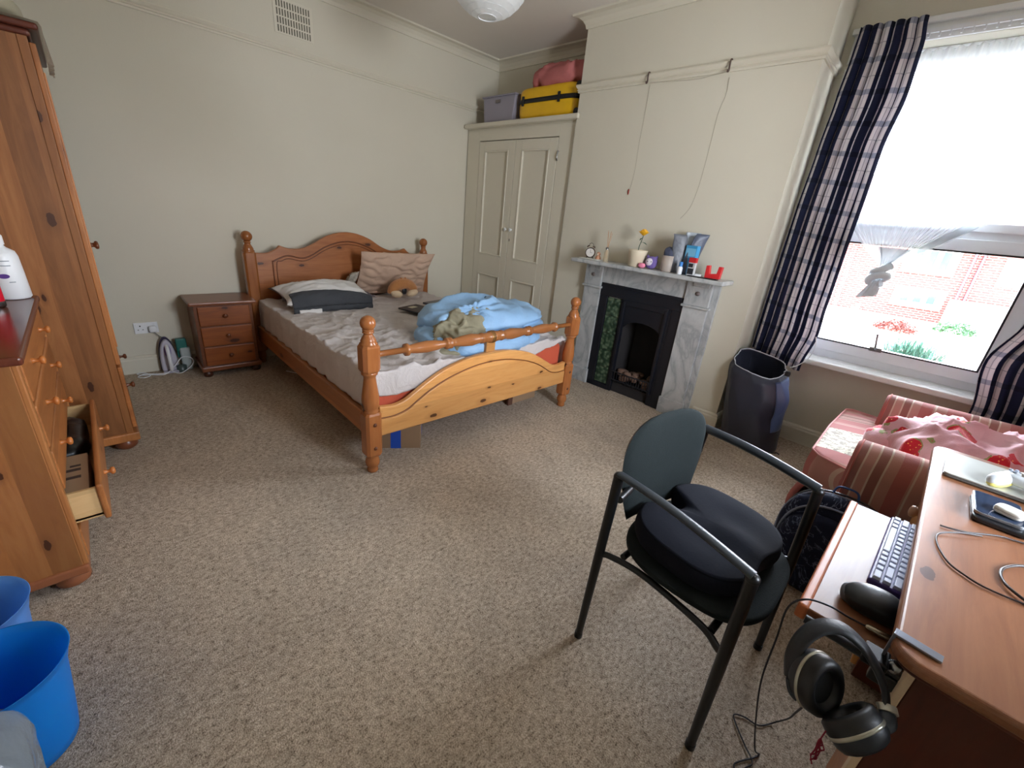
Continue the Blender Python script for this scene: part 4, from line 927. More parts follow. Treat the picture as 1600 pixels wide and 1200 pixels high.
# ------------------------------------------------------------------ paper lantern
LN = thing('paper_lantern', 'round white paper lantern shade hanging from the ceiling', 'lamp shade', (1.90, -1.74, 2.665))
def lan(u, v):
    b = (v-.5)*PI*.86; a_ = u*2*PI
    r = .235*math.cos(b)*(1-.012*abs(math.sin(v*17*PI)))+.0015*math.sin(a_*14); return Vector((r*math.cos(a_), r*math.sin(a_), .225*math.sin(b)))
MB().grid(lan, 72, 120, cu=True).build('paper_shade', PAPER, LN)
rg = MB()
for k in range(1, 17):
    b = (k/17-.5)*PI*.86; r = .2345*math.cos(b); rg.tube([(r*math.cos(t), r*math.sin(t), .225*math.sin(b)) for t in [2*PI*i/48 for i in range(49)]], .0011, 5, caps=False)
rg.build('wire_ribs', WHITEP, LN)
MB().tube([(.052*math.cos(t), .052*math.sin(t), -.219) for t in [2*PI*i/36 for i in range(37)]], .003, 6, caps=False).build('bottom_ring', WHITEP, LN)
MB().tube([(0, 0, .27), (0, 0, .10)], .004, 8).lathe([(.016, .02), (.018, .06), (.018, .10), (.008, .11)], 14).lathe([(.0, -.07), (.02, -.062), (.03, -.035), (.024, -.005), (.014, .02)], 18).build('cord_and_bulb', WHITEP, LN)
MB().lathe([(.045, .255), (.042, .27), (.02, .283)], 24).build('ceiling_rose', WHITEP, LN)

# ------------------------------------------------------------------ curtains
def curtain(name, label, tab, ydepth, nple, width, seed, bot=lambda u: 0, cord=None):
    def edges(z):
        for i in range(len(tab)-1):
            z1, a1, b1 = tab[i]; z2, a2, b2 = tab[i+1]
            if z <= z1 and z >= z2:
                t = (z1-z)/(z1-z2); t = t*t*(3-2*t); return a1+(a2-a1)*t, b1+(b2-b1)*t
        return tab[-1][1:]
    z0, z1 = tab[0][0], tab[-1][0]
    def f(u, v):
        z = z0+(z1+bot(u)-z0)*v; a_, b_ = edges(max(z1, min(z0, z)))
        ph = u*nple*2*PI+1.4*nz(u*3, v*1.6, seed)
        w_ = .020
        x = a_+(b_-a_)*u+.012*math.cos(ph)*(.6+.4*nz(v*2, seed))
        y = ydepth+w_*math.sin(ph)*(1+.5*nz(u*5, v*2, seed+1))+.006*nz(u*20, v*5, seed)
        return Vector((x, y, z))
    mb = MB().grid(f, 150, 60, uv=lambda u, v: (u*width, v*(z0-z1)))
    o = mb.build(name, PLAID, solid=.0025); o.rotation_euler = (0, 0, T)
    return tag(o, label, 'curtain')
curtain('curtain', 'navy and white plaid curtain gathered at the left side of the window',
        [(2.64, 3.315, 3.618), (2.50, 3.312, 3.640), (2.27, 3.300, 3.650), (2.0, 3.288, 3.628), (1.61, 3.275, 3.636), (1.04, 3.272, 3.645), (.85, 3.272, 3.655), (.60, 3.275, 3.618)], -.182, 6, 1.06, 1.0, lambda u: .06*(1-u)-.03*u)
curtain('curtain', 'navy and white plaid curtain at the right edge of the window beside the desk',
        [(2.62, 4.62, 4.95), (2.0, 4.60, 4.92), (1.15, 4.522, 4.88), (.90, 4.452, 4.86), (.60, 4.497, 4.86), (.52, 4.49, 4.88)], -.185, 6, .95, 6.0)
cw_ = [(3.655, -.215, .84), (3.672, -.22, .78), (3.66, -.235, .69), (3.62, -.27, .63), (3.585, -.31, .61)]

# net curtain, knotted
def netf(u, v):
    kx, kz = 3.845, 1.345; tx_ = 3.40+1.16*u
    p = 2.6 if u > .5 else 3.2
    g = v**(3.4-.9*u); z = 2.52+(kz-2.52)*v
    x = tx_+(kx-tx_)*g
    sp_ = 1-g
    x += .0; w_ = .016*(1-.6*v)+.004
    z += .0
    return Vector((x+(u-.5)*.05*g, -.035+w_*math.sin(u*26*2*PI+2*nz(u*4, v*2))*(sp_*.8+.25), z))
NC = thing('net_curtain', 'sheer white net curtain knotted in the middle of the window', 'net curtain', B(0, 0), T)
MB().grid(netf, 260, 60).build('net_panel', NET, NC)
def neck(u, v):   # bunched part just above the knot
    a_ = u*2*PI; r = .018+.060*v**1.3
    return Vector((3.845+(.02*v)+r*math.cos(a_)*(1+.16*math.sin(a_*7)), -.035+.016*math.sin(a_)*(1+.2*math.sin(a_*9)), 1.34+.115*v))
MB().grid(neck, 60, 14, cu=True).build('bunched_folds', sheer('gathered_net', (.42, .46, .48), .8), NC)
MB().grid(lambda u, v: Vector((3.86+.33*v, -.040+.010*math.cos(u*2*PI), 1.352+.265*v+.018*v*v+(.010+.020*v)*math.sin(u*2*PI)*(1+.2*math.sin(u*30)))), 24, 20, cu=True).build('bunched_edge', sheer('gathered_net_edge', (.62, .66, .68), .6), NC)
kn = MB().tube(cat_rom([(3.885, -.055, 1.345), (3.845, -.085, 1.32), (3.810, -.06, 1.30), (3.82, -.02, 1.275), (3.87, -.03, 1.262), (3.885, -.075, 1.285), (3.84, -.10, 1.285), (3.80, -.07, 1.25), (3.83, -.04, 1.225), (3.87, -.06, 1.235)], 8), .022, 14)
kn.build('knot', NETK, NC)
def tail(u, v):
    a_ = u*2*PI; r = .022+.026*v
    return Vector((3.848-.030*v+r*math.cos(a_)*(1+.14*math.sin(a_*6)), -.05+.022*math.sin(a_)*(1+.15*math.sin(a_*8)), 1.255-.115*v+.012*math.cos(a_)*v))
MB().grid(tail, 50, 14, cu=True).build('knot_tail', NETK, NC)

# ------------------------------------------------------------------ laundry bag
LB = thing('laundry_bag', 'dark slate fabric laundry bag with drawstring standing by the window', 'laundry bag', B(3.50, -.385), T)
def bagf(u, v):
    a_ = u*2*PI; ca, sa = math.cos(a_), math.sin(a_)
    top_ = .600+.050*max(-1, min(1, sa*1.4))-.022*ca
    z = .006+top_*v
    r = .182-.004*v+.010*math.sin(v*PI)
    fold = max(0, 1-abs(nz(a_*2.2, v*1.6, 2.2))*3)**2*.010*v + .002*math.sin(a_*15)*v**6
    dent = -.020*math.exp(-((v-.45)/.12)**2)*math.exp(-((a_-5.6)/.35)**2) + .02*math.exp(-((v-.72)/.14)**2)*math.exp(-((a_-6.0)/.3)**2)
    r += fold+dent
    if v > .93: r -= .02*(v-.93)/.07
    sq_ = 1+.05*abs(math.sin(2*a_))
    return Vector((r*sq_*ca-.085*v*1.0+.01*nz(v*3, a_, 1), r*.98*sa*sq_*(1-.42*max(0, v-.5)**2*4*(1 if sa > 0 else .15))-.012*v, z))
MB().grid(bagf, 120, 50, cu=True).build('bag_body', NAVY, LB, solid=.004)
MB().lathe([(0, .006), (.17, .006), (.185, .012)], 40).build('bag_base', NAVY, LB)
rim = [bagf(k/60, 1.0)+Vector((0, 0, .002)) for k in range(61)]
MB().tube(rim, .0035, 8).build('drawstring', plain('pale_drawstring', (196, 200, 208), .6), LB)
rb_ = MB().grid(lambda u, v: bagf(.90+.11*u, .30+.66*v)+Vector((.004+.016*math.sin(v*PI)*math.sin(u*PI), -.005, 0)), 14, 30)
rb_.build('shiny_side_pocket', plain('pale_blue_sheen_fabric', (78, 94, 136), .35, .3, 30), LB, solid=.003)
adopt(wire('cord_loop', cw_, .0035, WHITEP, 'x', 'x'), LB)
MB().lathe([(.016, -.02), (.018, 0), (.014, .012)], 14, Matrix.Translation((.105, -.06, .60))).build('cord_lock', BLACKP, LB)
tag(MB().tube(cat_rom([B(3.66, -.46, .004), B(3.70, -.44, .012), B(3.695, -.41, .006), B(3.72, -.42, .004)], 6), .004, 6).build('strap_end', BLACKP), 'short black strap end on the carpet beside the laundry bag', 'strap')

# ------------------------------------------------------------------ armchair
AC = thing('armchair', 'pink and cream striped low armchair under the window', 'armchair', (4.45, -.80, 0))
def rbx(mb, a_, b_): return mb.box(a_, b_)
rbx(MB(), (-.41, -.42, .06), (.40, .46, .30)).build('base', STRY, AC, bevel=.05, seg=4)
for k, (ya, yb_) in enumerate(((-.583, -.425), (.39, .545))):
    mb = MB()
    def armf(u, v, ya=ya, yb_=yb_):
        x = -.285+.70*v; a_ = u*PI; w_ = (yb_-ya)/2; yc = (ya+yb_)/2
        if u < .18 or u > .82:
            t = (u/.18) if u < .18 else ((1-u)/.18); y = yc+(-1 if u < .5 else 1)*(w_+.004*math.sin(t*PI)); z = .06+t*(.56-.06)
        else:
            q = (u-.18)/.64*PI; y = yc-w_*1.06*math.cos(q); z = .56+.085*math.sin(q)**.8
        e = 1-.0*v
        if v < .06: s_ = (v/.06); x = -.285-.0+.018*s_-.018; y = yc+(y-yc)*(.90+.10*s_**.5); z = z-.012*(1-s_**.5)
        return Vector((x, y, z+.02*v))
    mb.grid(armf, 44, 40)
    fr_ = [armf(i/43, 0) for i in range(44)]; mb.add(fr_, [tuple(range(44))])
    mb.build('arm', STRX, AC)
    pp = MB().tube([armf(i/43, .05) for i in range(44)], .004, 6); pp.build('arm_piping', plain('rust_piping', (176, 96, 86), .8), AC)
rbx(MB(), (.30, -.56, .10), (.52, .53, .86)).build('back', STRY, AC, bevel=.07, seg=5)
def seatc(p, d): return p+Vector((0, 0, .012*nz(p.x*5, p.y*5)))
sc_pts = [(-.455, -.34), (-.455, .60), (-.30, .62), (-.27, .36), (.33, .36), (.33, -.40), (-.27, -.40), (-.29, -.36)]
def seat_outline(u):
    P_ = [(-.468, -.30), (-.480, .16), (-.470, .585), (-.44, .625), (-.32, .635), (-.285, .60), (-.275, .38), (.0, .365), (.33, .36), (.33, -.0), (.33, -.40), (.0, -.405), (-.24, -.405), (-.30, -.38), (-.43, -.345)]
    n = len(P_); k = u*n; i = int(k) % n; t = k-int(k)
    a_, b_ = Vector(P_[i]), Vector(P_[(i+1) % n]); return a_.lerp(b_, t)
def seatf(u, v):
    o = seat_outline(u); c = Vector((-.10, .05))
    if v < .28: t = v/.28; r = 1.0+.02*math.sin(t*PI); z = .285+.165*t; s_ = r
    else: t = (v-.28)/.72; s_ = 1-t; z = .450+.040*(1-(1-t)**2)
    q = c.lerp(o, s_)
    return Vector((q.x, q.y, z+.012*math.sin(q.x*6)))
MB().grid(seatf, 150, 26, cu=True).build('seat_cushion', STRS, AC)
MB().tube([seatf(k/150, .28) for k in range(151)], .005, 6).build('cushion_piping', plain('pink_piping', (216, 150, 146), .8), AC)
MB().tube([seatf(k/150, .02) for k in range(151)], .005, 6).build('cushion_piping', plain('pink_piping', (200, 130, 126), .8), AC)
fs_ = MB().grid(lambda u, v: Vector((-.43-.035*math.sin(v*PI)-.01*v, -.40+.95*u, .05+.25*v)), 20, 8); fs_.build('front_panel', STRY, AC, solid=.03)
# strawberry blanket
def bfold(p, d):
    r = max(0, 1-abs(nz(p.x*5+p.y*3, p.y*7-p.x*2, 3.3))*2.8)**2; n = nz(p.x*5, p.y*5, 7.7)
    lobes = .5+.5*math.sin(p.y*16+5*p.x+2*n)
    r2 = max(0, 1-abs(nz(p.x*11-p.y*5, p.y*12+p.x*4, 6.3))*2.6)**1.5
    return p+d*(.045*n+.050*r+.024*r2+.012*lobes)
BL = thing('fleece_blanket', 'pink fleece blanket with red strawberry print heaped on the armchair', 'blanket', (4.50, -.82, .47))
MB().blob((.03, .02, .07), (.31, .22, .13), .75, 90, 50, bfold, M=rotM(0, 0, .18)).build('blanket_heap', BERRY, BL)
MB().blob((-.21, .02, .045), (.14, .12, .07), .8, 50, 30, foldfn(.028, 9, .6, 2)).build('blanket_corner', BERRY, BL)
MB().blob((.12, -.17, .06), (.24, .10, .075), .8, 50, 30, foldfn(.022, 8, .6, 5)).build('blanket_fold', BERRY, BL)

# ------------------------------------------------------------------ backpack
BK = thing('backpack', 'dark navy backpack with pale marbled pattern slumped in front of the armchair', 'backpack', (4.202, -1.548, 0))
BK.rotation_euler = (0, 0, .12)
def bkf(p, d): return p+d*(.010*nz(p.x*9, p.y*9, p.z*9)+.008*max(0, 1-abs(nz(p.x*7, p.y*7+3, p.z*7))*3))
MB().blob((0, .02, .225), (.195, .085, .225), .80, 60, 40, bkf).build('main_pocket', NMARB, BK)
MB().blob((-.012, -.062, .19), (.172, .058, .188), .82, 50, 34, bkf).build('front_pocket', NMARB, BK)
def rimt(rx, rz, y, zc): return [(rx*math.copysign(abs(math.cos(t))**.8, math.cos(t)), y, zc+rz*math.copysign(abs(math.sin(t))**.8, math.sin(t))) for t in [PI*(-.1)+PI*1.2*k/40 for k in range(41)]]
MB().tube(rimt(.185, .205, -.045, .215), .005, 8).build('piping', plain('grey_blue_piping', (112, 122, 142), .5), BK)
MB().tube(rimt(.197, .228, .03, .222), .005, 8).build('piping', plain('grey_blue_piping', (112, 122, 142), .5), BK)
MB().tube(rimt(.194, .224, .06, .225), .008, 8, flat=.4).build('zip', BLACKP, BK)
MB().tube(cat_rom([(-.05, .06, .44), (-.035, .07, .475), (.025, .07, .475), (.04, .06, .44)], 6), .009, 8, flat=.5).build('top_handle', plain('bright_blue_handle', (40, 72, 130), .6), BK)
MB().tube(cat_rom([(.10, .11, .38), (.16, .14, .30), (.18, .13, .16), (.13, .11, .04)], 8), .022, 10, flat=.3).build('shoulder_strap', NAVY, BK)

# ------------------------------------------------------------------ desk
DK = thing('desk', 'varnished pine computer desk with pulled-out keyboard tray', 'desk', (4.66, -2.045, 0))
dx0, dx1, dy0, dy1 = -.300, .300, -.655, .655
def rrect(x0, x1, y0, y1, r, n=6):
    out_ = []
    for cx2, cy2, a0 in ((x1-r, y1-r, 0), (x0+r, y1-r, PI/2), (x0+r, y0+r, PI), (x1-r, y0+r, 1.5*PI)):
        out_ += [(cx2+r*math.cos(a0+k*PI/2/n), cy2+r*math.sin(a0+k*PI/2/n)) for k in range(n+1)]
    return out_
MB().prism(rrect(dx0, dx1, dy0, dy1, .045), lambda a_, b_, d_: (a_, b_, d_), .728, .755).build('desk_top', DESK, DK, bevel=.009, seg=4)
MB().prism(rrect(dx0+.012, dx1-.01, dy0+.014, dy1-.014, .035), lambda a_, b_, d_: (a_, b_, d_), .714, .729).build('top_moulding', DESKD, DK, bevel=.004)
MB().box((-.245, -.585, .0), (.28, -.565, .715)).build('side_panel', DESKD, DK, bevel=.003)
MB().box((-.258, -.590, .0), (-.245, -.562, .715)).build('panel_edge', plain('pale_edge_strip', (214, 190, 158), .5), DK, bevel=.002)
MB().box((-.245, .10, .02), (.28, .59, .715)).build('pedestal', DESKD, DK, bevel=.003)
MB().box((.26, -.565, .15), (.275, .10, .70)).build('back_panel', PX, DK)
for z0_, z1_ in ((.56, .705), (.40, .55), (.06, .39)):
    d = MB().box((-.262, .108, z0_), (-.245, .582, z1_)).build('drawer', PY, DK, bevel=.004)
    kb = MB(); knob(kb, Matrix.Translation((-.262, .20, (z0_+z1_)/2+.02)) @ Matrix.Rotation(-PI/2, 4, 'Y'), .020, .045); kb.build('knob', plain('pale_wood_knob', (168, 130, 104), .3), d)
TRY = MB().box((-.440, -.542, .632), (.02, .085, .655)).build('keyboard_tray', DESK, DK, bevel=.004)
MB().box((-.447, -.545, .618), (-.425, .088, .658)).build('tray_lip', wood('orange_lip_pine', 'y', (206, 128, 76), (178, 98, 52), (120, 60, 30), knots=0), TRY, bevel=.006, seg=3)
MB().tube([(-.425, -.560, .640), (-.22, -.562, .640), (.02, -.562, .640)], .010, 10).build('tray_runner', BLACKM, DK)
MB().box((-.30, -.572, .60), (.10, -.55, .632)).build('runner_bracket', BLACKM, DK, bevel=.003)
MB().box((-.24, -.30, .02), (-.14, -.56, .30)).build('inner_shelf', PX, DK, bevel=.005)
# keyboard on the tray
KB = thing('keyboard', 'compact purple keyboard with pale grey keys on the pulled-out tray', 'keyboard', (4.385, -2.183, .656))
KB.rotation_euler = (0, 0, -.02)
MB().box((-.072, -.195, 0), (.034, .195, .018)).build('keyboard_case', plain('violet_case', (70, 58, 128), .4), KB, bevel=.005, seg=3)
KEYM = plain('pale_lilac_keys', (192, 202, 226), .4)
uu = .0255
layout = [[1, 1, 1, 6, 1, 1, 1, 1, 1.6], [2.0, 1, 1, 1, 1, 1, 1, 1, 1, 1, 1, 2.2, 1], [1.6, 1, 1, 1, 1, 1, 1, 1, 1, 1, 1, 1, 2], [1.2, 1, 1, 1, 1, 1, 1, 1, 1, 1, 1, 1, 1, 1.4], [1, 1, 1, 1, 1, 1, 1, 1, 1, 1, 1, 1, 1, 1.6]]
kme = {}
for r, row in enumerate(layout):
    tot = sum(row); un = .380/tot; y = .190
    for wk in row:
        wl_ = wk*un; yc = y-wl_/2; y -= wl_; key = round(wl_, 4)
        if key not in kme:
            hx_, hy_ = .0082, wl_/2-.0024
            mbk = MB(); vs = [(-hx_, -hy_, 0), (hx_, -hy_, 0), (hx_, hy_, 0), (-hx_, hy_, 0), (-hx_*.8, -hy_+.0025, .008), (hx_*.8, -hy_+.0025, .008), (hx_*.8, hy_-.0025, .008), (-hx_*.8, hy_-.0025, .008)]
            mbk.add(vs, [(3,2,1,0),(4,5,6,7),(0,1,5,4),(1,2,6,5),(2,3,7,6),(3,0,4,7)]); ko = mbk.build('key', KEYM, KB, bevel=.001); kme[key] = ko
        else:
            ko = kme[key].copy(); COL.objects.link(ko); ko.parent = KB
        ko.location = (-.058+r*.0200, yc, .018)
# mouse, plug
MS = thing('computer_mouse', 'black sculpted computer mouse on the keyboard tray', 'mouse', (4.335, -2.475, .656))
def msf(p, d): return p+Vector((0, 0, .010*math.cos(p.x*26)*(1 if p.z > 0 else 0)))
MB().blob((0, 0, .020), (.062, .038, .024), .8, 40, 24, msf, M=rotM(.12, 0, .12)).build('mouse_shell', plain('black_mouse_plastic', (24, 27, 30), .35), MS)
MB().blob((-.045, 0, .016), (.020, .030, .017), .8, 20, 14, M=rotM(0, 0, .12)).build('side_grip', plain('grey_mouse_grip', (78, 82, 88), .5), MS)
MB().lathe([(.006, -.003), (.007, 0), (.006, .003)], 14, Matrix.Translation((.047, .0, .037)) @ MX).build('scroll_wheel', STEEL, MS)
o = MB().lathe([(.004, 0), (.0065, .003), (.0065, .045), (.004, .050), (.004, .062), (0, .063)], 16, Matrix.Rotation(PI/2, 4, 'Y')).build('jack_plug', plain('brass_grey_plug', (170, 160, 140), .25, Metallic=.9), loc=(4.330, -2.548, .664), rz=.10); tag(o, 'metallic cable plug lying next to the black mouse on the tray', 'plug')
cb1 = [(4.332, -2.548, .664), (4.30, -2.556, .668), (4.262, -2.562, .672), (4.222, -2.580, .668), (4.200, -2.592, .630), (4.205, -2.605, .545), (4.212, -2.60, .40), (4.235, -2.55, .22), (4.262, -2.50, .06), (4.277, -2.46, .005), (4.268, -2.485, .005), (4.250, -2.515, .005), (4.236, -2.545, .005), (4.248, -2.56, .005), (4.262, -2.53, .008), (4.27, -2.50, .008), (4.24, -2.47, .006), (4.20, -2.43, .005), (4.184, -2.405, .006), (4.21, -2.385, .005), (4.25, -2.375, .006), (4.285, -2.33, .02), (4.30, -2.42, .16), (4.295, -2.60, .38), (4.297, -2.735, .565), (4.305, -2.765, .600)]
tag(MB().tube(cat_rom(cb1, 8), .0022, 8).build('headphone_cable', plain('black_cable', (18, 18, 26), .5)), 'thin black headphone cable trailing from the tray to the carpet', 'cable')
# headphone hanger and headphones
HK = thing('headphone_hook', 'silver and black clamp hook fixed to the near desk corner', 'hook', (4.392, -2.652, .756))
MB().box((-.030, -.010, 0), (.034, .010, .005), rotM(0, 0, -.10)).build('top_bar', plain('grey_metal_bar', (138, 142, 152), .3, Metallic=.8), HK, bevel=.001)
MB().box((-.034, -.010, -.052), (-.029, .010, .005), rotM(0, 0, -.10)).build('front_bar', plain('grey_metal_bar', (138, 142, 152), .3, Metallic=.8), HK, bevel=.001)
MB().box((-.060, -.035, -.072), (-.020, .012, -.052)).build('hook_arm', BLACKM, HK, bevel=.004)
MB().lathe([(.009, 0), (.011, .004), (.011, .016), (.006, .02)], 16, Matrix.Translation((-.012, -.012, -.068))).build('screw', STEEL, HK)
HP0 = Vector((4.31, -2.755, .63))
HP = thing('headphones', 'black over-ear headphones with silver rings hanging from the desk clamp', 'headphones', HP0)
Rv, Uv, Fv = R_, U_, F_
def frame(nrm, up):
    z = Vector(nrm).normalized(); x = (Vector(up)-z*Vector(up).dot(z)).normalized(); y = z.cross(x)
    return Matrix((x, y, z)).transposed().to_4x4()
def cup(cen, nrm, up, r):
    M_ = Matrix.Translation(Vector(cen)-HP0) @ frame(nrm, up) @ Matrix.Diagonal((1.12, .92, 1, 1))
    MB().lathe([(r*.55, .012), (r*.62, .022), (r*.80, .026), (r*.96, .020), (r, .006), (r*.95, -.006)], 40, M_).build('ear_pad', plain('black_leather_pad', (12, 12, 14), .45), HP)
    MB().lathe([(0, .011), (r*.58, .013)], 32, M_).build('ear_mesh', plain('black_ear_mesh', (8, 8, 9), .9), HP)
    MB().lathe([(r*.97, -.006), (r*1.02, -.004), (r*1.02, -.001), (r*.97, .001)], 40, M_).build('silver_ring', plain('dull_silver_ring', (176, 174, 160), .3, Metallic=.7), HP)
    s = MB().lathe([(r*.97, -.006), (r*.95, -.016), (r*.82, -.026), (r*.60, -.031), (r*.56, -.027), (0, -.026)], 40, M_).build('ear_shell', plain('dark_slate_shell', (30, 36, 44), .4), HP)
    return M_
n1 = -F_*.97+R_*.26-U_*.05
M1 = cup((4.288, -2.769, .651), n1, U_, .051)
n2 = -(-F_*.50-U_*.72+R_*.28)
M2 = cup((4.358, -2.797, .640), n2, R_, .045)
MB().tube([M2 @ Vector(p) for p in [(-.022, -.012, -.030), (-.020, .004, -.032), (.004, .010, -.032), (.024, .006, -.032)]], .0018, 6).build('silver_mark', plain('silver_ink', (170, 168, 156), .4), HP)
bpts = cat_rom([Vector(p)-HP0 for p in [(4.252, -2.790, .640), (4.242, -2.775, .675), (4.245, -2.745, .706), (4.262, -2.715, .728), (4.290, -2.695, .735), (4.325, -2.690, .722), (4.357, -2.697, .698), (4.378, -2.712, .676), (4.388, -2.735, .660)]], 6)
MB().tube(bpts, [.012+.008*math.sin(PI*k/(len(bpts)-1)) for k in range(len(bpts))], 14, flat=.38, up=n1.cross(U_)).build('headband', plain('worn_black_leather', (26, 30, 36), .5, .5, 60), HP)
MB().tube(cat_rom([Vector(p)-HP0 for p in [(4.388, -2.735, .660), (4.394, -2.755, .655), (4.386, -2.772, .652)]], 5), .013, 10, flat=.5).build('yoke', plain('dark_slate_yoke', (36, 42, 50), .4), HP)
MB().tube([Vector(p)-HP0 for p in [(4.386, -2.730, .664), (4.391, -2.740, .660)]], .016, 12, flat=.6).build('silver_clip', plain('worn_silver_clip', (182, 180, 168), .35, Metallic=.6), HP)
MB().tube(cat_rom([Vector(p)-HP0 for p in [(4.252, -2.790, .640), (4.262, -2.795, .622), (4.275, -2.795, .615)]], 4), .009, 8, flat=.5).build('yoke', plain('dark_slate_yoke', (36, 42, 50), .4), HP)
ts = MB(); rr = random.Random(2)
ts.tube(cat_rom([(4.326, -2.828, .632), (4.324, -2.836, .622), (4.323, -2.842, .614)], 4), .0012, 5)
for k in range(7):
    p0 = Vector((4.323, -2.842, .614)); q = [p0]
    for i in range(4): p0 = p0+Vector((rr.uniform(-.006, .006), rr.uniform(-.012, .0), rr.uniform(-.012, -.004))); q.append(p0)
    ts.tube(cat_rom(q, 3), .0012, 5)
adopt(bpy.data.objects['headphone_cable'], HP).name = 'audio_cable'
adopt(bpy.data.objects['jack_plug'], HP)
tag(ts.build('yarn_tassel', plain('dark_red_yarn', (126, 16, 38), .9)), 'tangled dark red yarn tassel dangling from the headphones', 'tassel')

# things on the desk
DZ = .756
LP = thing('laptop', 'closed silver laptop lying at the far end of the desk', 'laptop', (4.555, -1.600, DZ)); LP.rotation_euler = (0, 0, -.015)
MB().prism(rrect(-.162, .162, -.118, .118, .012), lambda a_, b_, d_: (a_, b_, d_), .002, .010).build('laptop_base', plain('dark_silver_base', (120, 122, 120), .35, Metallic=.6), LP, bevel=.002)
MB().prism(rrect(-.162, .162, -.118, .118, .012), lambda a_, b_, d_: (a_, b_, d_), .011, .016).build('laptop_lid', plain('silver_lid', (196, 198, 190), .28, Metallic=.35), LP, bevel=.002)
GC = thing('game_controller', 'white and pale yellow game controller resting on the closed laptop', 'game controller', (4.585, -1.655, DZ+.016)); GC.rotation_euler = (0, 0, -.25)
gcm = plain('white_grey_controller', (206, 212, 216), .35); yel = plain('pale_yellow_controller_grip', (226, 214, 120), .4)
MB().blob((0, 0, .030), (.072, .036, .020), .75, 40, 24).build('controller_body', gcm, GC)
for s in (-1, 1):
    MB().blob((s*.062, -.030, .022), (.022, .050, .020), .9, 26, 18, M=rotM(.12, 0, s*.35)).build('grip', gcm, GC)
    MB().blob((s*.060, -.034, .012), (.020, .046, .012), .9, 24, 14, M=rotM(.12, 0, s*.35)).build('yellow_underside', yel, GC)
    MB().lathe([(.007, 0), (.006, .006), (.010, .009), (.009, .012), (0, .011)], 16, Matrix.Translation((s*.026, -.014, .046))).build('thumb_stick', GREYC, GC)
for k in range(4):
    MB().lathe([(.005, 0), (.005, .004), (.003, .006), (0, .006)], 12, Matrix.Translation((-.048+.011*math.cos(k*PI/2), .006+.011*math.sin(k*PI/2), .046))).build('button', plain('grey_button', (150, 160, 176), .3), GC)
PH = thing('wireless_charger', 'black wedge charging block under the phone on the desk', 'charger', (4.512, -1.905, DZ)); PH.rotation_euler = (0, 0, .02)
MB().prism(rrect(-.055, .060, -.085, .085, .018), lambda a_, b_, d_: (a_, b_, d_), .001, .016).build('charger_block', BLACKP, PH, bevel=.004)
PHN = thing('phone', 'dark phone with pale metal frame lying face up beside the earbuds case', 'phone', (4.508, -1.895, DZ+.0165)); PHN.rotation_euler = (0, 0, .02)
MB().prism(rrect(-.050, .050, -.078, .085, .016), lambda a_, b_, d_: (a_, b_, d_), .0, .009).build('phone_body', plain('pale_phone_frame', (150, 154, 160), .25, Metallic=.7), PHN, bevel=.002)
MB().prism(rrect(-.046, .046, -.074, .081, .013), lambda a_, b_, d_: (a_, b_, d_), .0092, .0098).build('phone_screen', plain('dark_blue_screen', (44, 56, 76), .12), PHN)
EC = thing('earbuds_case', 'small white earbuds case resting on the phone', 'earbuds case', (4.525, -1.925, DZ+.0265)); EC.rotation_euler = (0, 0, -.35)
MB().blob((0, 0, .0115), (.030, .024, .0115), .55, 36, 20).build('case_body', plain('white_glossy_case', (226, 222, 212), .15), EC)
MB().tube([(.0302*math.copysign(abs(math.cos(t))**.55, math.cos(t)), .0242*math.copysign(abs(math.sin(t))**.55, math.sin(t)), .0125) for t in [2*PI*k/60 for k in range(61)]], .0005, 4, caps=False).build('lid_seam', plain('grey_seam', (120, 116, 110), .5), EC)
BR = plain('brown_black_cable', (48, 38, 36), .4)
def dcable(pts, label, r=.0022): tag(MB().tube(cat_rom([(x, y, DZ+z) for x, y, z in pts], 8), r, 8).build('desk_cable', BR), label, 'cable')
dcable([(4.402, -2.108, .003), (4.425, -2.100, .003), (4.453, -2.085, .003), (4.48, -2.062, .004), (4.514, -2.035, .006), (4.545, -2.020, .004), (4.60, -2.00, .003)], 'thin brown cable running straight past the charging block')
dcable([(4.480, -2.075, .004), (4.44, -2.115, .008), (4.402, -2.16, .003), (4.400, -2.22, .003), (4.422, -2.29, .003), (4.452, -2.318, .003), (4.485, -2.331, .003), (4.543, -2.325, .003), (4.62, -2.30, .003)], 'thin brown cable bowed in a long curve across the desk')
dcable([(4.60, -2.12, .003), (4.553, -2.150, .006), (4.528, -2.178, .004), (4.512, -2.215, .003), (4.512, -2.260, .003), (4.530, -2.300, .005), (4.60, -2.36, .003)], 'thicker dark cable looped at the right edge of the desk', .0032)

# ------------------------------------------------------------------ office chair
OC0 = Vector((3.905, -2.315, 0))
OC = thing('office_chair', 'black metal armchair with charcoal padded back facing the desk', 'chair', OC0)
def L_(p): return Vector(p)-OC0
legs = {'rn': ((3.685, -2.578, 0), (3.700, -2.561, .700)), 'rf': ((3.705, -2.035, 0), (3.722, -1.980, .700)), 'fn': ((4.127, -2.600, 0), (4.119, -2.613, .665)), 'ff': ((4.153, -2.083, 0), (4.131, -2.017, .665))}
for k, (a_, b_) in legs.items():
    mb = MB(); mb.tube([L_(a_)+Vector((0, 0, .004)), L_(a_).lerp(L_(b_), .5), L_(b_)], [.0125, .0155, .0165], 16)
    mb.tube([L_(a_), L_(a_)+Vector((0, 0, .02))], .0145, 14)
    mb.blob(L_(b_), (.0175, .0175, .0165), 1, 16, 12)
    mb.build('leg', BLACKM, OC)
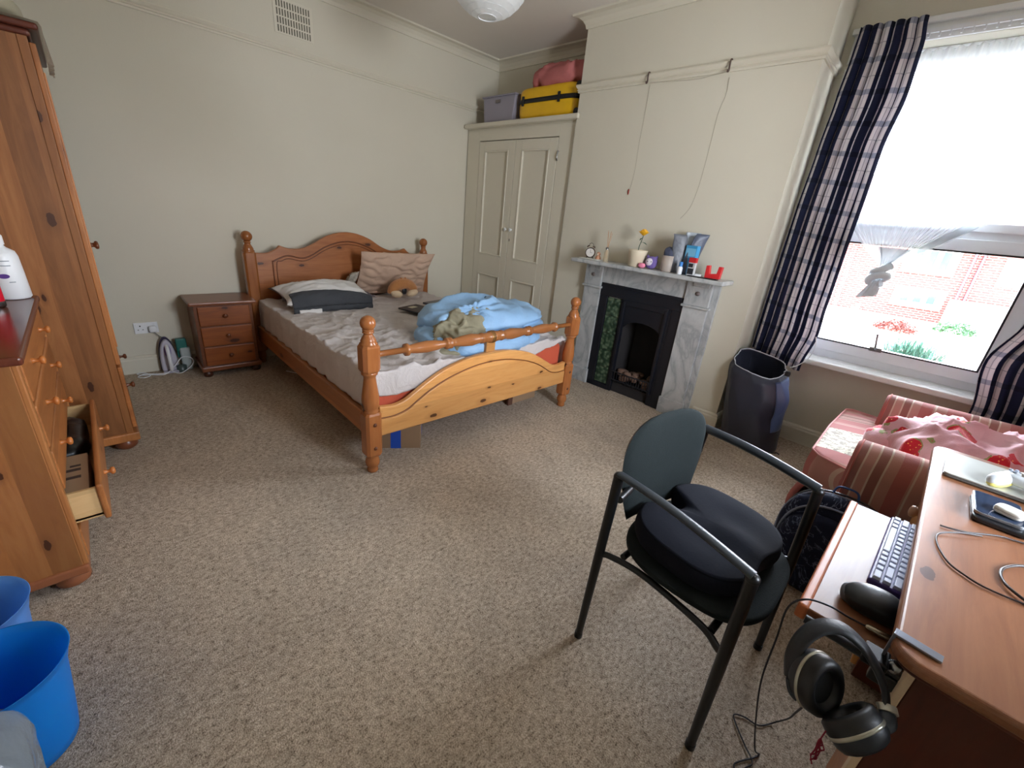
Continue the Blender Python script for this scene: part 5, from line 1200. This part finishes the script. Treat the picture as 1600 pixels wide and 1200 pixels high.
for rr_, ff in (('rn', 'fn'), ('rf', 'ff')):
    A, Bb = L_(legs[rr_][1]), L_(legs[ff][1]); pts = []
    for i in range(15):
        t = i/14; pts.append(A.lerp(Bb, t)+Vector((0, 0, .010+.012*math.sin(PI*t))))
    MB().tube(pts, .0165, 16, flat=1.0 if rr_ == 'rf' else .55, up=(0, 0, 1)).build('armrest', plain('satin_armrest', (44, 50, 56), .35), OC)
    a2 = L_(legs[rr_][0]).lerp(L_(legs[rr_][1]), .56); b2 = L_(legs[ff][0]).lerp(L_(legs[ff][1]), .60)
    q = 1 if rr_ == 'rn' else -1
    MB().tube(cat_rom([a2, a2+Vector((.035, q*.012, .008)), a2.lerp(b2, .35)+Vector((0, q*.035, .012)), a2.lerp(b2, .8)+Vector((0, q*.035, .0)), b2+Vector((-.02, q*.012, -.006)), b2], 6), .0105, 12).build('side_bar', BLACKM, OC)
MB().tube([L_((3.76, -2.53, .405)), L_((3.77, -2.06, .405))], .011, 12).build('seat_cross_bar', BLACKM, OC); MB().tube([L_((4.07, -2.57, .405)), L_((4.08, -2.07, .405))], .011, 12).build('seat_cross_bar', BLACKM, OC)
def outline(a_, ax, ay, ex): c, s = math.cos(a_), math.sin(a_); return math.copysign(abs(c)**ex, c)*ax, math.copysign(abs(s)**ex, s)*ay
def seatpan(u, v):
    a_ = u*2*PI; x, y = outline(a_, .232, .245, .62)
    if x < 0: y *= 1-.10*(x/.232)**2
    if v < .3: t = v/.3; s_ = .93+.07*math.sin(t*PI/2); z = .412+.022*t
    elif v < .5: t = (v-.3)/.2; s_ = 1; z = .434+.012*t
    else: t = (v-.5)/.5; s_ = 1-t; z = .446+.014*(1-(1-t)**6)
    if v < .3 and v <= 0.0001: s_ = .93
    return Vector((x*s_+.030, y*s_, z))
sp1 = MB().grid(seatpan, 72, 26, cu=True); sp1.add([seatpan(k/72, 0) for k in range(72)], [tuple(range(72))]); sp1.build('seat', CHFAB, OC).rotation_euler = (0, 0, .02)
def backf(side):
    def g(u, v):
        # v: bottom to top, u: left to right
        b = v; hwid = (.168+.057*math.sin(min(1, b/.62)*PI/2)) if b < .62 else .225*max(0, 1-((b-.62)/.385)**2.6)**.42
        y = (u*2-1)*hwid; z = .465+.378*b
        if b < .04: z += .0
        x = 3.700+.17*y+.30*y*y-.050*(b-.3)+.02*b*b
        th = .020*(max(0, 1-(u*2-1)**4)**.5)*(max(0, 1-(b*2-1)**6)**.5)
        return L_((x+side*th, -2.262+y, z))
    return g
MB().grid(backf(1), 36, 40).build('backrest_pad', CHFAB, OC)
MB().grid(backf(-1), 36, 40).build('backrest_shell', BLACKP, OC)
MB().tube([L_((3.715, -2.555, .62)), L_((3.690, -2.44, .60))], .012, 10).build('backrest_bracket', BLACKM, OC); MB().tube([L_((3.73, -2.00, .62)), L_((3.725, -2.10, .60))], .012, 10).build('backrest_bracket', BLACKM, OC)
CU2 = None
def cush(u, v):
    a_ = u*2*PI; x, y = outline(a_, .198, .232, .70)
    d = abs(((a_-PI+PI) % (2*PI))-PI); k = 1-.50*math.exp(-(d/.20)**4)
    d0 = min(a_, 2*PI-a_); k *= 1-.10*math.exp(-(d0/.22)**2)
    if v < .40: t = v/.40; s_ = .97+.04*math.sin(t*PI); z = .066*t
    else: t = (v-.40)/.60; s_ = (1-t); z = .066+.018*(1-(1-t)**3)
    X, Y = x*k*s_, y*k*s_
    q = math.hypot(x, y)*s_
    z += (0 if v < .4 else 1)*((.012*math.exp(-(Y/.05)**2)*(X > 0)*min(1, X/.08)) - .010*math.exp(-((abs(Y)-.09)/.06)**2)*math.exp(-((X-.04)/.09)**2))
    return Vector((X, Y, z))
SCN = thing('seat_cushion', 'black velvet cushion with a rear notch on the office chair seat', 'cushion', (3.918, -2.298, .462)); SCN.rotation_euler = (0, .03, -.10)
cmb = MB().grid(cush, 120, 40, cu=True); cmb.add([cush(k/120, 0) for k in range(120)], [tuple(range(120))]); cmb.build('cushion_body', VELV, SCN)

# ------------------------------------------------------------------ outside
G = -2.0
struct('ground', MB().box((-40, .6, G-.2), (45, 60, G)), plain('pale_garden_ground', (150, 140, 124), .9, .2, 2))
a = N('red_brick_wall'); o_ = a.obj(); bt_ = a.n('TexBrick'); mp = a.n('Mapping'); a.l(o_, mp.inputs[0]); mp.inputs['Rotation'].default_value = (PI/2, 0, 0)
a.l(mp.outputs[0], bt_.inputs['Vector']); bt_.inputs['Scale'].default_value = 1.0; bt_.inputs['Brick Width'].default_value = .30; bt_.inputs['Row Height'].default_value = .11; bt_.inputs['Mortar Size'].default_value = .014
bt_.inputs['Color1'].default_value = (*lin((92, 30, 26)), 1); bt_.inputs['Color2'].default_value = (*lin((112, 40, 34)), 1); bt_.inputs['Mortar'].default_value = (*lin((132, 108, 100)), 1)
BRK = a.fin(bt_.outputs[0], .9)
HS = thing('brick_house', 'red brick house with white windows across the garden', 'house', B(0, 26, 0), T)
MB().box((-8, 0, G), (5.35, 8, 2.05)).build('wall', BRK, HS)
MB().box((5.36, .0, G), (14, 8, 2.0)).build('side_wall', BRK, HS)
MB().prism([(-.4, 2.0), (4, 5.6), (8.4, 2.0)], lambda a_, b_, d_: (d_, a_, b_), -8.4, 14.2).build('roof', plain('weathered_roof_tiles', (110, 70, 60), .8, .3, 6), HS)
MB().box((-8.2, -.35, 1.93), (14, -.1, 2.06)).build('gutter', plain('white_fascia', (190, 190, 190), .5), HS)
def hwin(x0, x1, z0, z1, n):
    f_ = MB().box((x0-.25, -.08, z0-.28), (x1+.22, .02, z1+.12)).build('window', plain('house_window_surround', (214, 212, 206), .6), HS)
    for k in range(n):
        w_ = (x1-x0)/n; MB().box((x0+k*w_+.10, -.10, z0), (x0+(k+1)*w_-.10, -.081, z1)).build('pane', plain('blue_grey_pane', (42, 82, 116), .1), f_)
hwin(2.95, 4.45, .95, 1.75, 3); hwin(3.05, 4.55, -.70, -.18, 3); hwin(-3.2, -1.4, .8, 1.7, 3); hwin(-3.2, -1.4, -.9, -.1, 3)
MB().box((6.15, -.06, .5), (8.5, .02, 1.75)).build('render_panel', plain('pale_render', (206, 200, 190), .8), HS)
for x in (5.13, 5.42): MB().tube([(x, -.12, G), (x, -.12, 1.95)], .055, 8).build('drainpipe', plain('dark_drainpipe', (44, 36, 48), .5), HS)
EX = MB().box((4.95, -6, G), (9.5, -.2, -.35)).build('garden_outbuilding', plain('pale_render_outbuilding', (204, 200, 190), .8), loc=B(0, 26, 0), rz=T); tag(EX, 'pale rendered outbuilding beside the brick house', 'outbuilding')
GW = MB().box((-6, 19.6, G), (4.8, 19.75, -.95)).build('garden_wall', plain('pale_garden_wall', (190, 172, 160), .9), rz=T); tag(GW, 'low pale garden wall in front of the brick house', 'wall')
FN = thing('garden_fence', 'pale wooden garden fence running along the left of the garden', 'fence', B(2.3, 12, G), T)
for k in range(8): MB().box((-.06, -4+k*1.4, 0), (.06, -3.9+k*1.4, 1.5)).build('post', plain('fence_post_wood', (150, 130, 112), .9), FN)
MB().box((-.02, -4, .05), (.02, 6, 1.4)).build('board_panel', plain('fence_boards', (178, 160, 142), .9), FN)
def bush(name, label, c, r, n, col1, mode, seed):
    rr = random.Random(seed); mb = MB()
    for k in range(n):
        if mode == 'spike':
            an = rr.uniform(0, 2*PI); el = rr.uniform(.25, 1.5); l = r*rr.uniform(.8, 1.35); bx = Vector((rr.gauss(0, .35)*r, rr.gauss(0, .3)*r, 0))
            d = Vector((math.cos(an)*math.cos(el), math.sin(an)*math.cos(el), math.sin(el))); s = d.cross(Vector((0, 0, 1))).normalized()*.022
            p0, p1, p2 = bx, bx+d*l*.6, bx+d*l+Vector((0, 0, -.08*l))
            mb.add([p0-s, p0+s, p1+s*.8, p1-s*.8, p2], [(0, 1, 2, 3), (3, 2, 4)])
        else:
            d = Vector((rr.gauss(0, 1), rr.gauss(0, .8), abs(rr.gauss(0, .8)))).normalized(); p = Vector((d.x*r*1.3, d.y*r, d.z*r*.85))*rr.uniform(.5, 1)
            s = .05; a1 = Vector((rr.uniform(-s, s), rr.uniform(-s, s), rr.uniform(-s, s))); a2 = Vector((rr.uniform(-s, s), rr.uniform(-s, s), rr.uniform(-s, s)))
            mb.add([p-a1, p+a2, p+a1, p-a2], [(0, 1, 2, 3)])
    o = mb.build(name, plain(name+'_leaves', col1, .7), loc=B(*c), rz=T); tag(o, label, 'shrub')
bush('spiky_shrub', 'blue green spiky shrub in the garden below the window', (4.35, 14, -1.75), .85, 420, (20, 58, 42), 'spike', 1)
bush('leafy_shrub', 'bright green leafy shrub at the bottom right of the window view', (5.25, 12.2, -1.75), .66, 1400, (44, 84, 16), 'leaf', 3)
bush('leafy_shrub', 'reddish leafy shrub along the garden wall left of the spiky shrubs', (3.6, 18.5, -1.35), .55, 900, (92, 32, 22), 'leaf', 4)
bush('leafy_shrub', 'pale green small shrub beside the drainpipe of the brick house', (5.25, 19.0, -1.1), .5, 700, (36, 72, 34), 'leaf', 5)
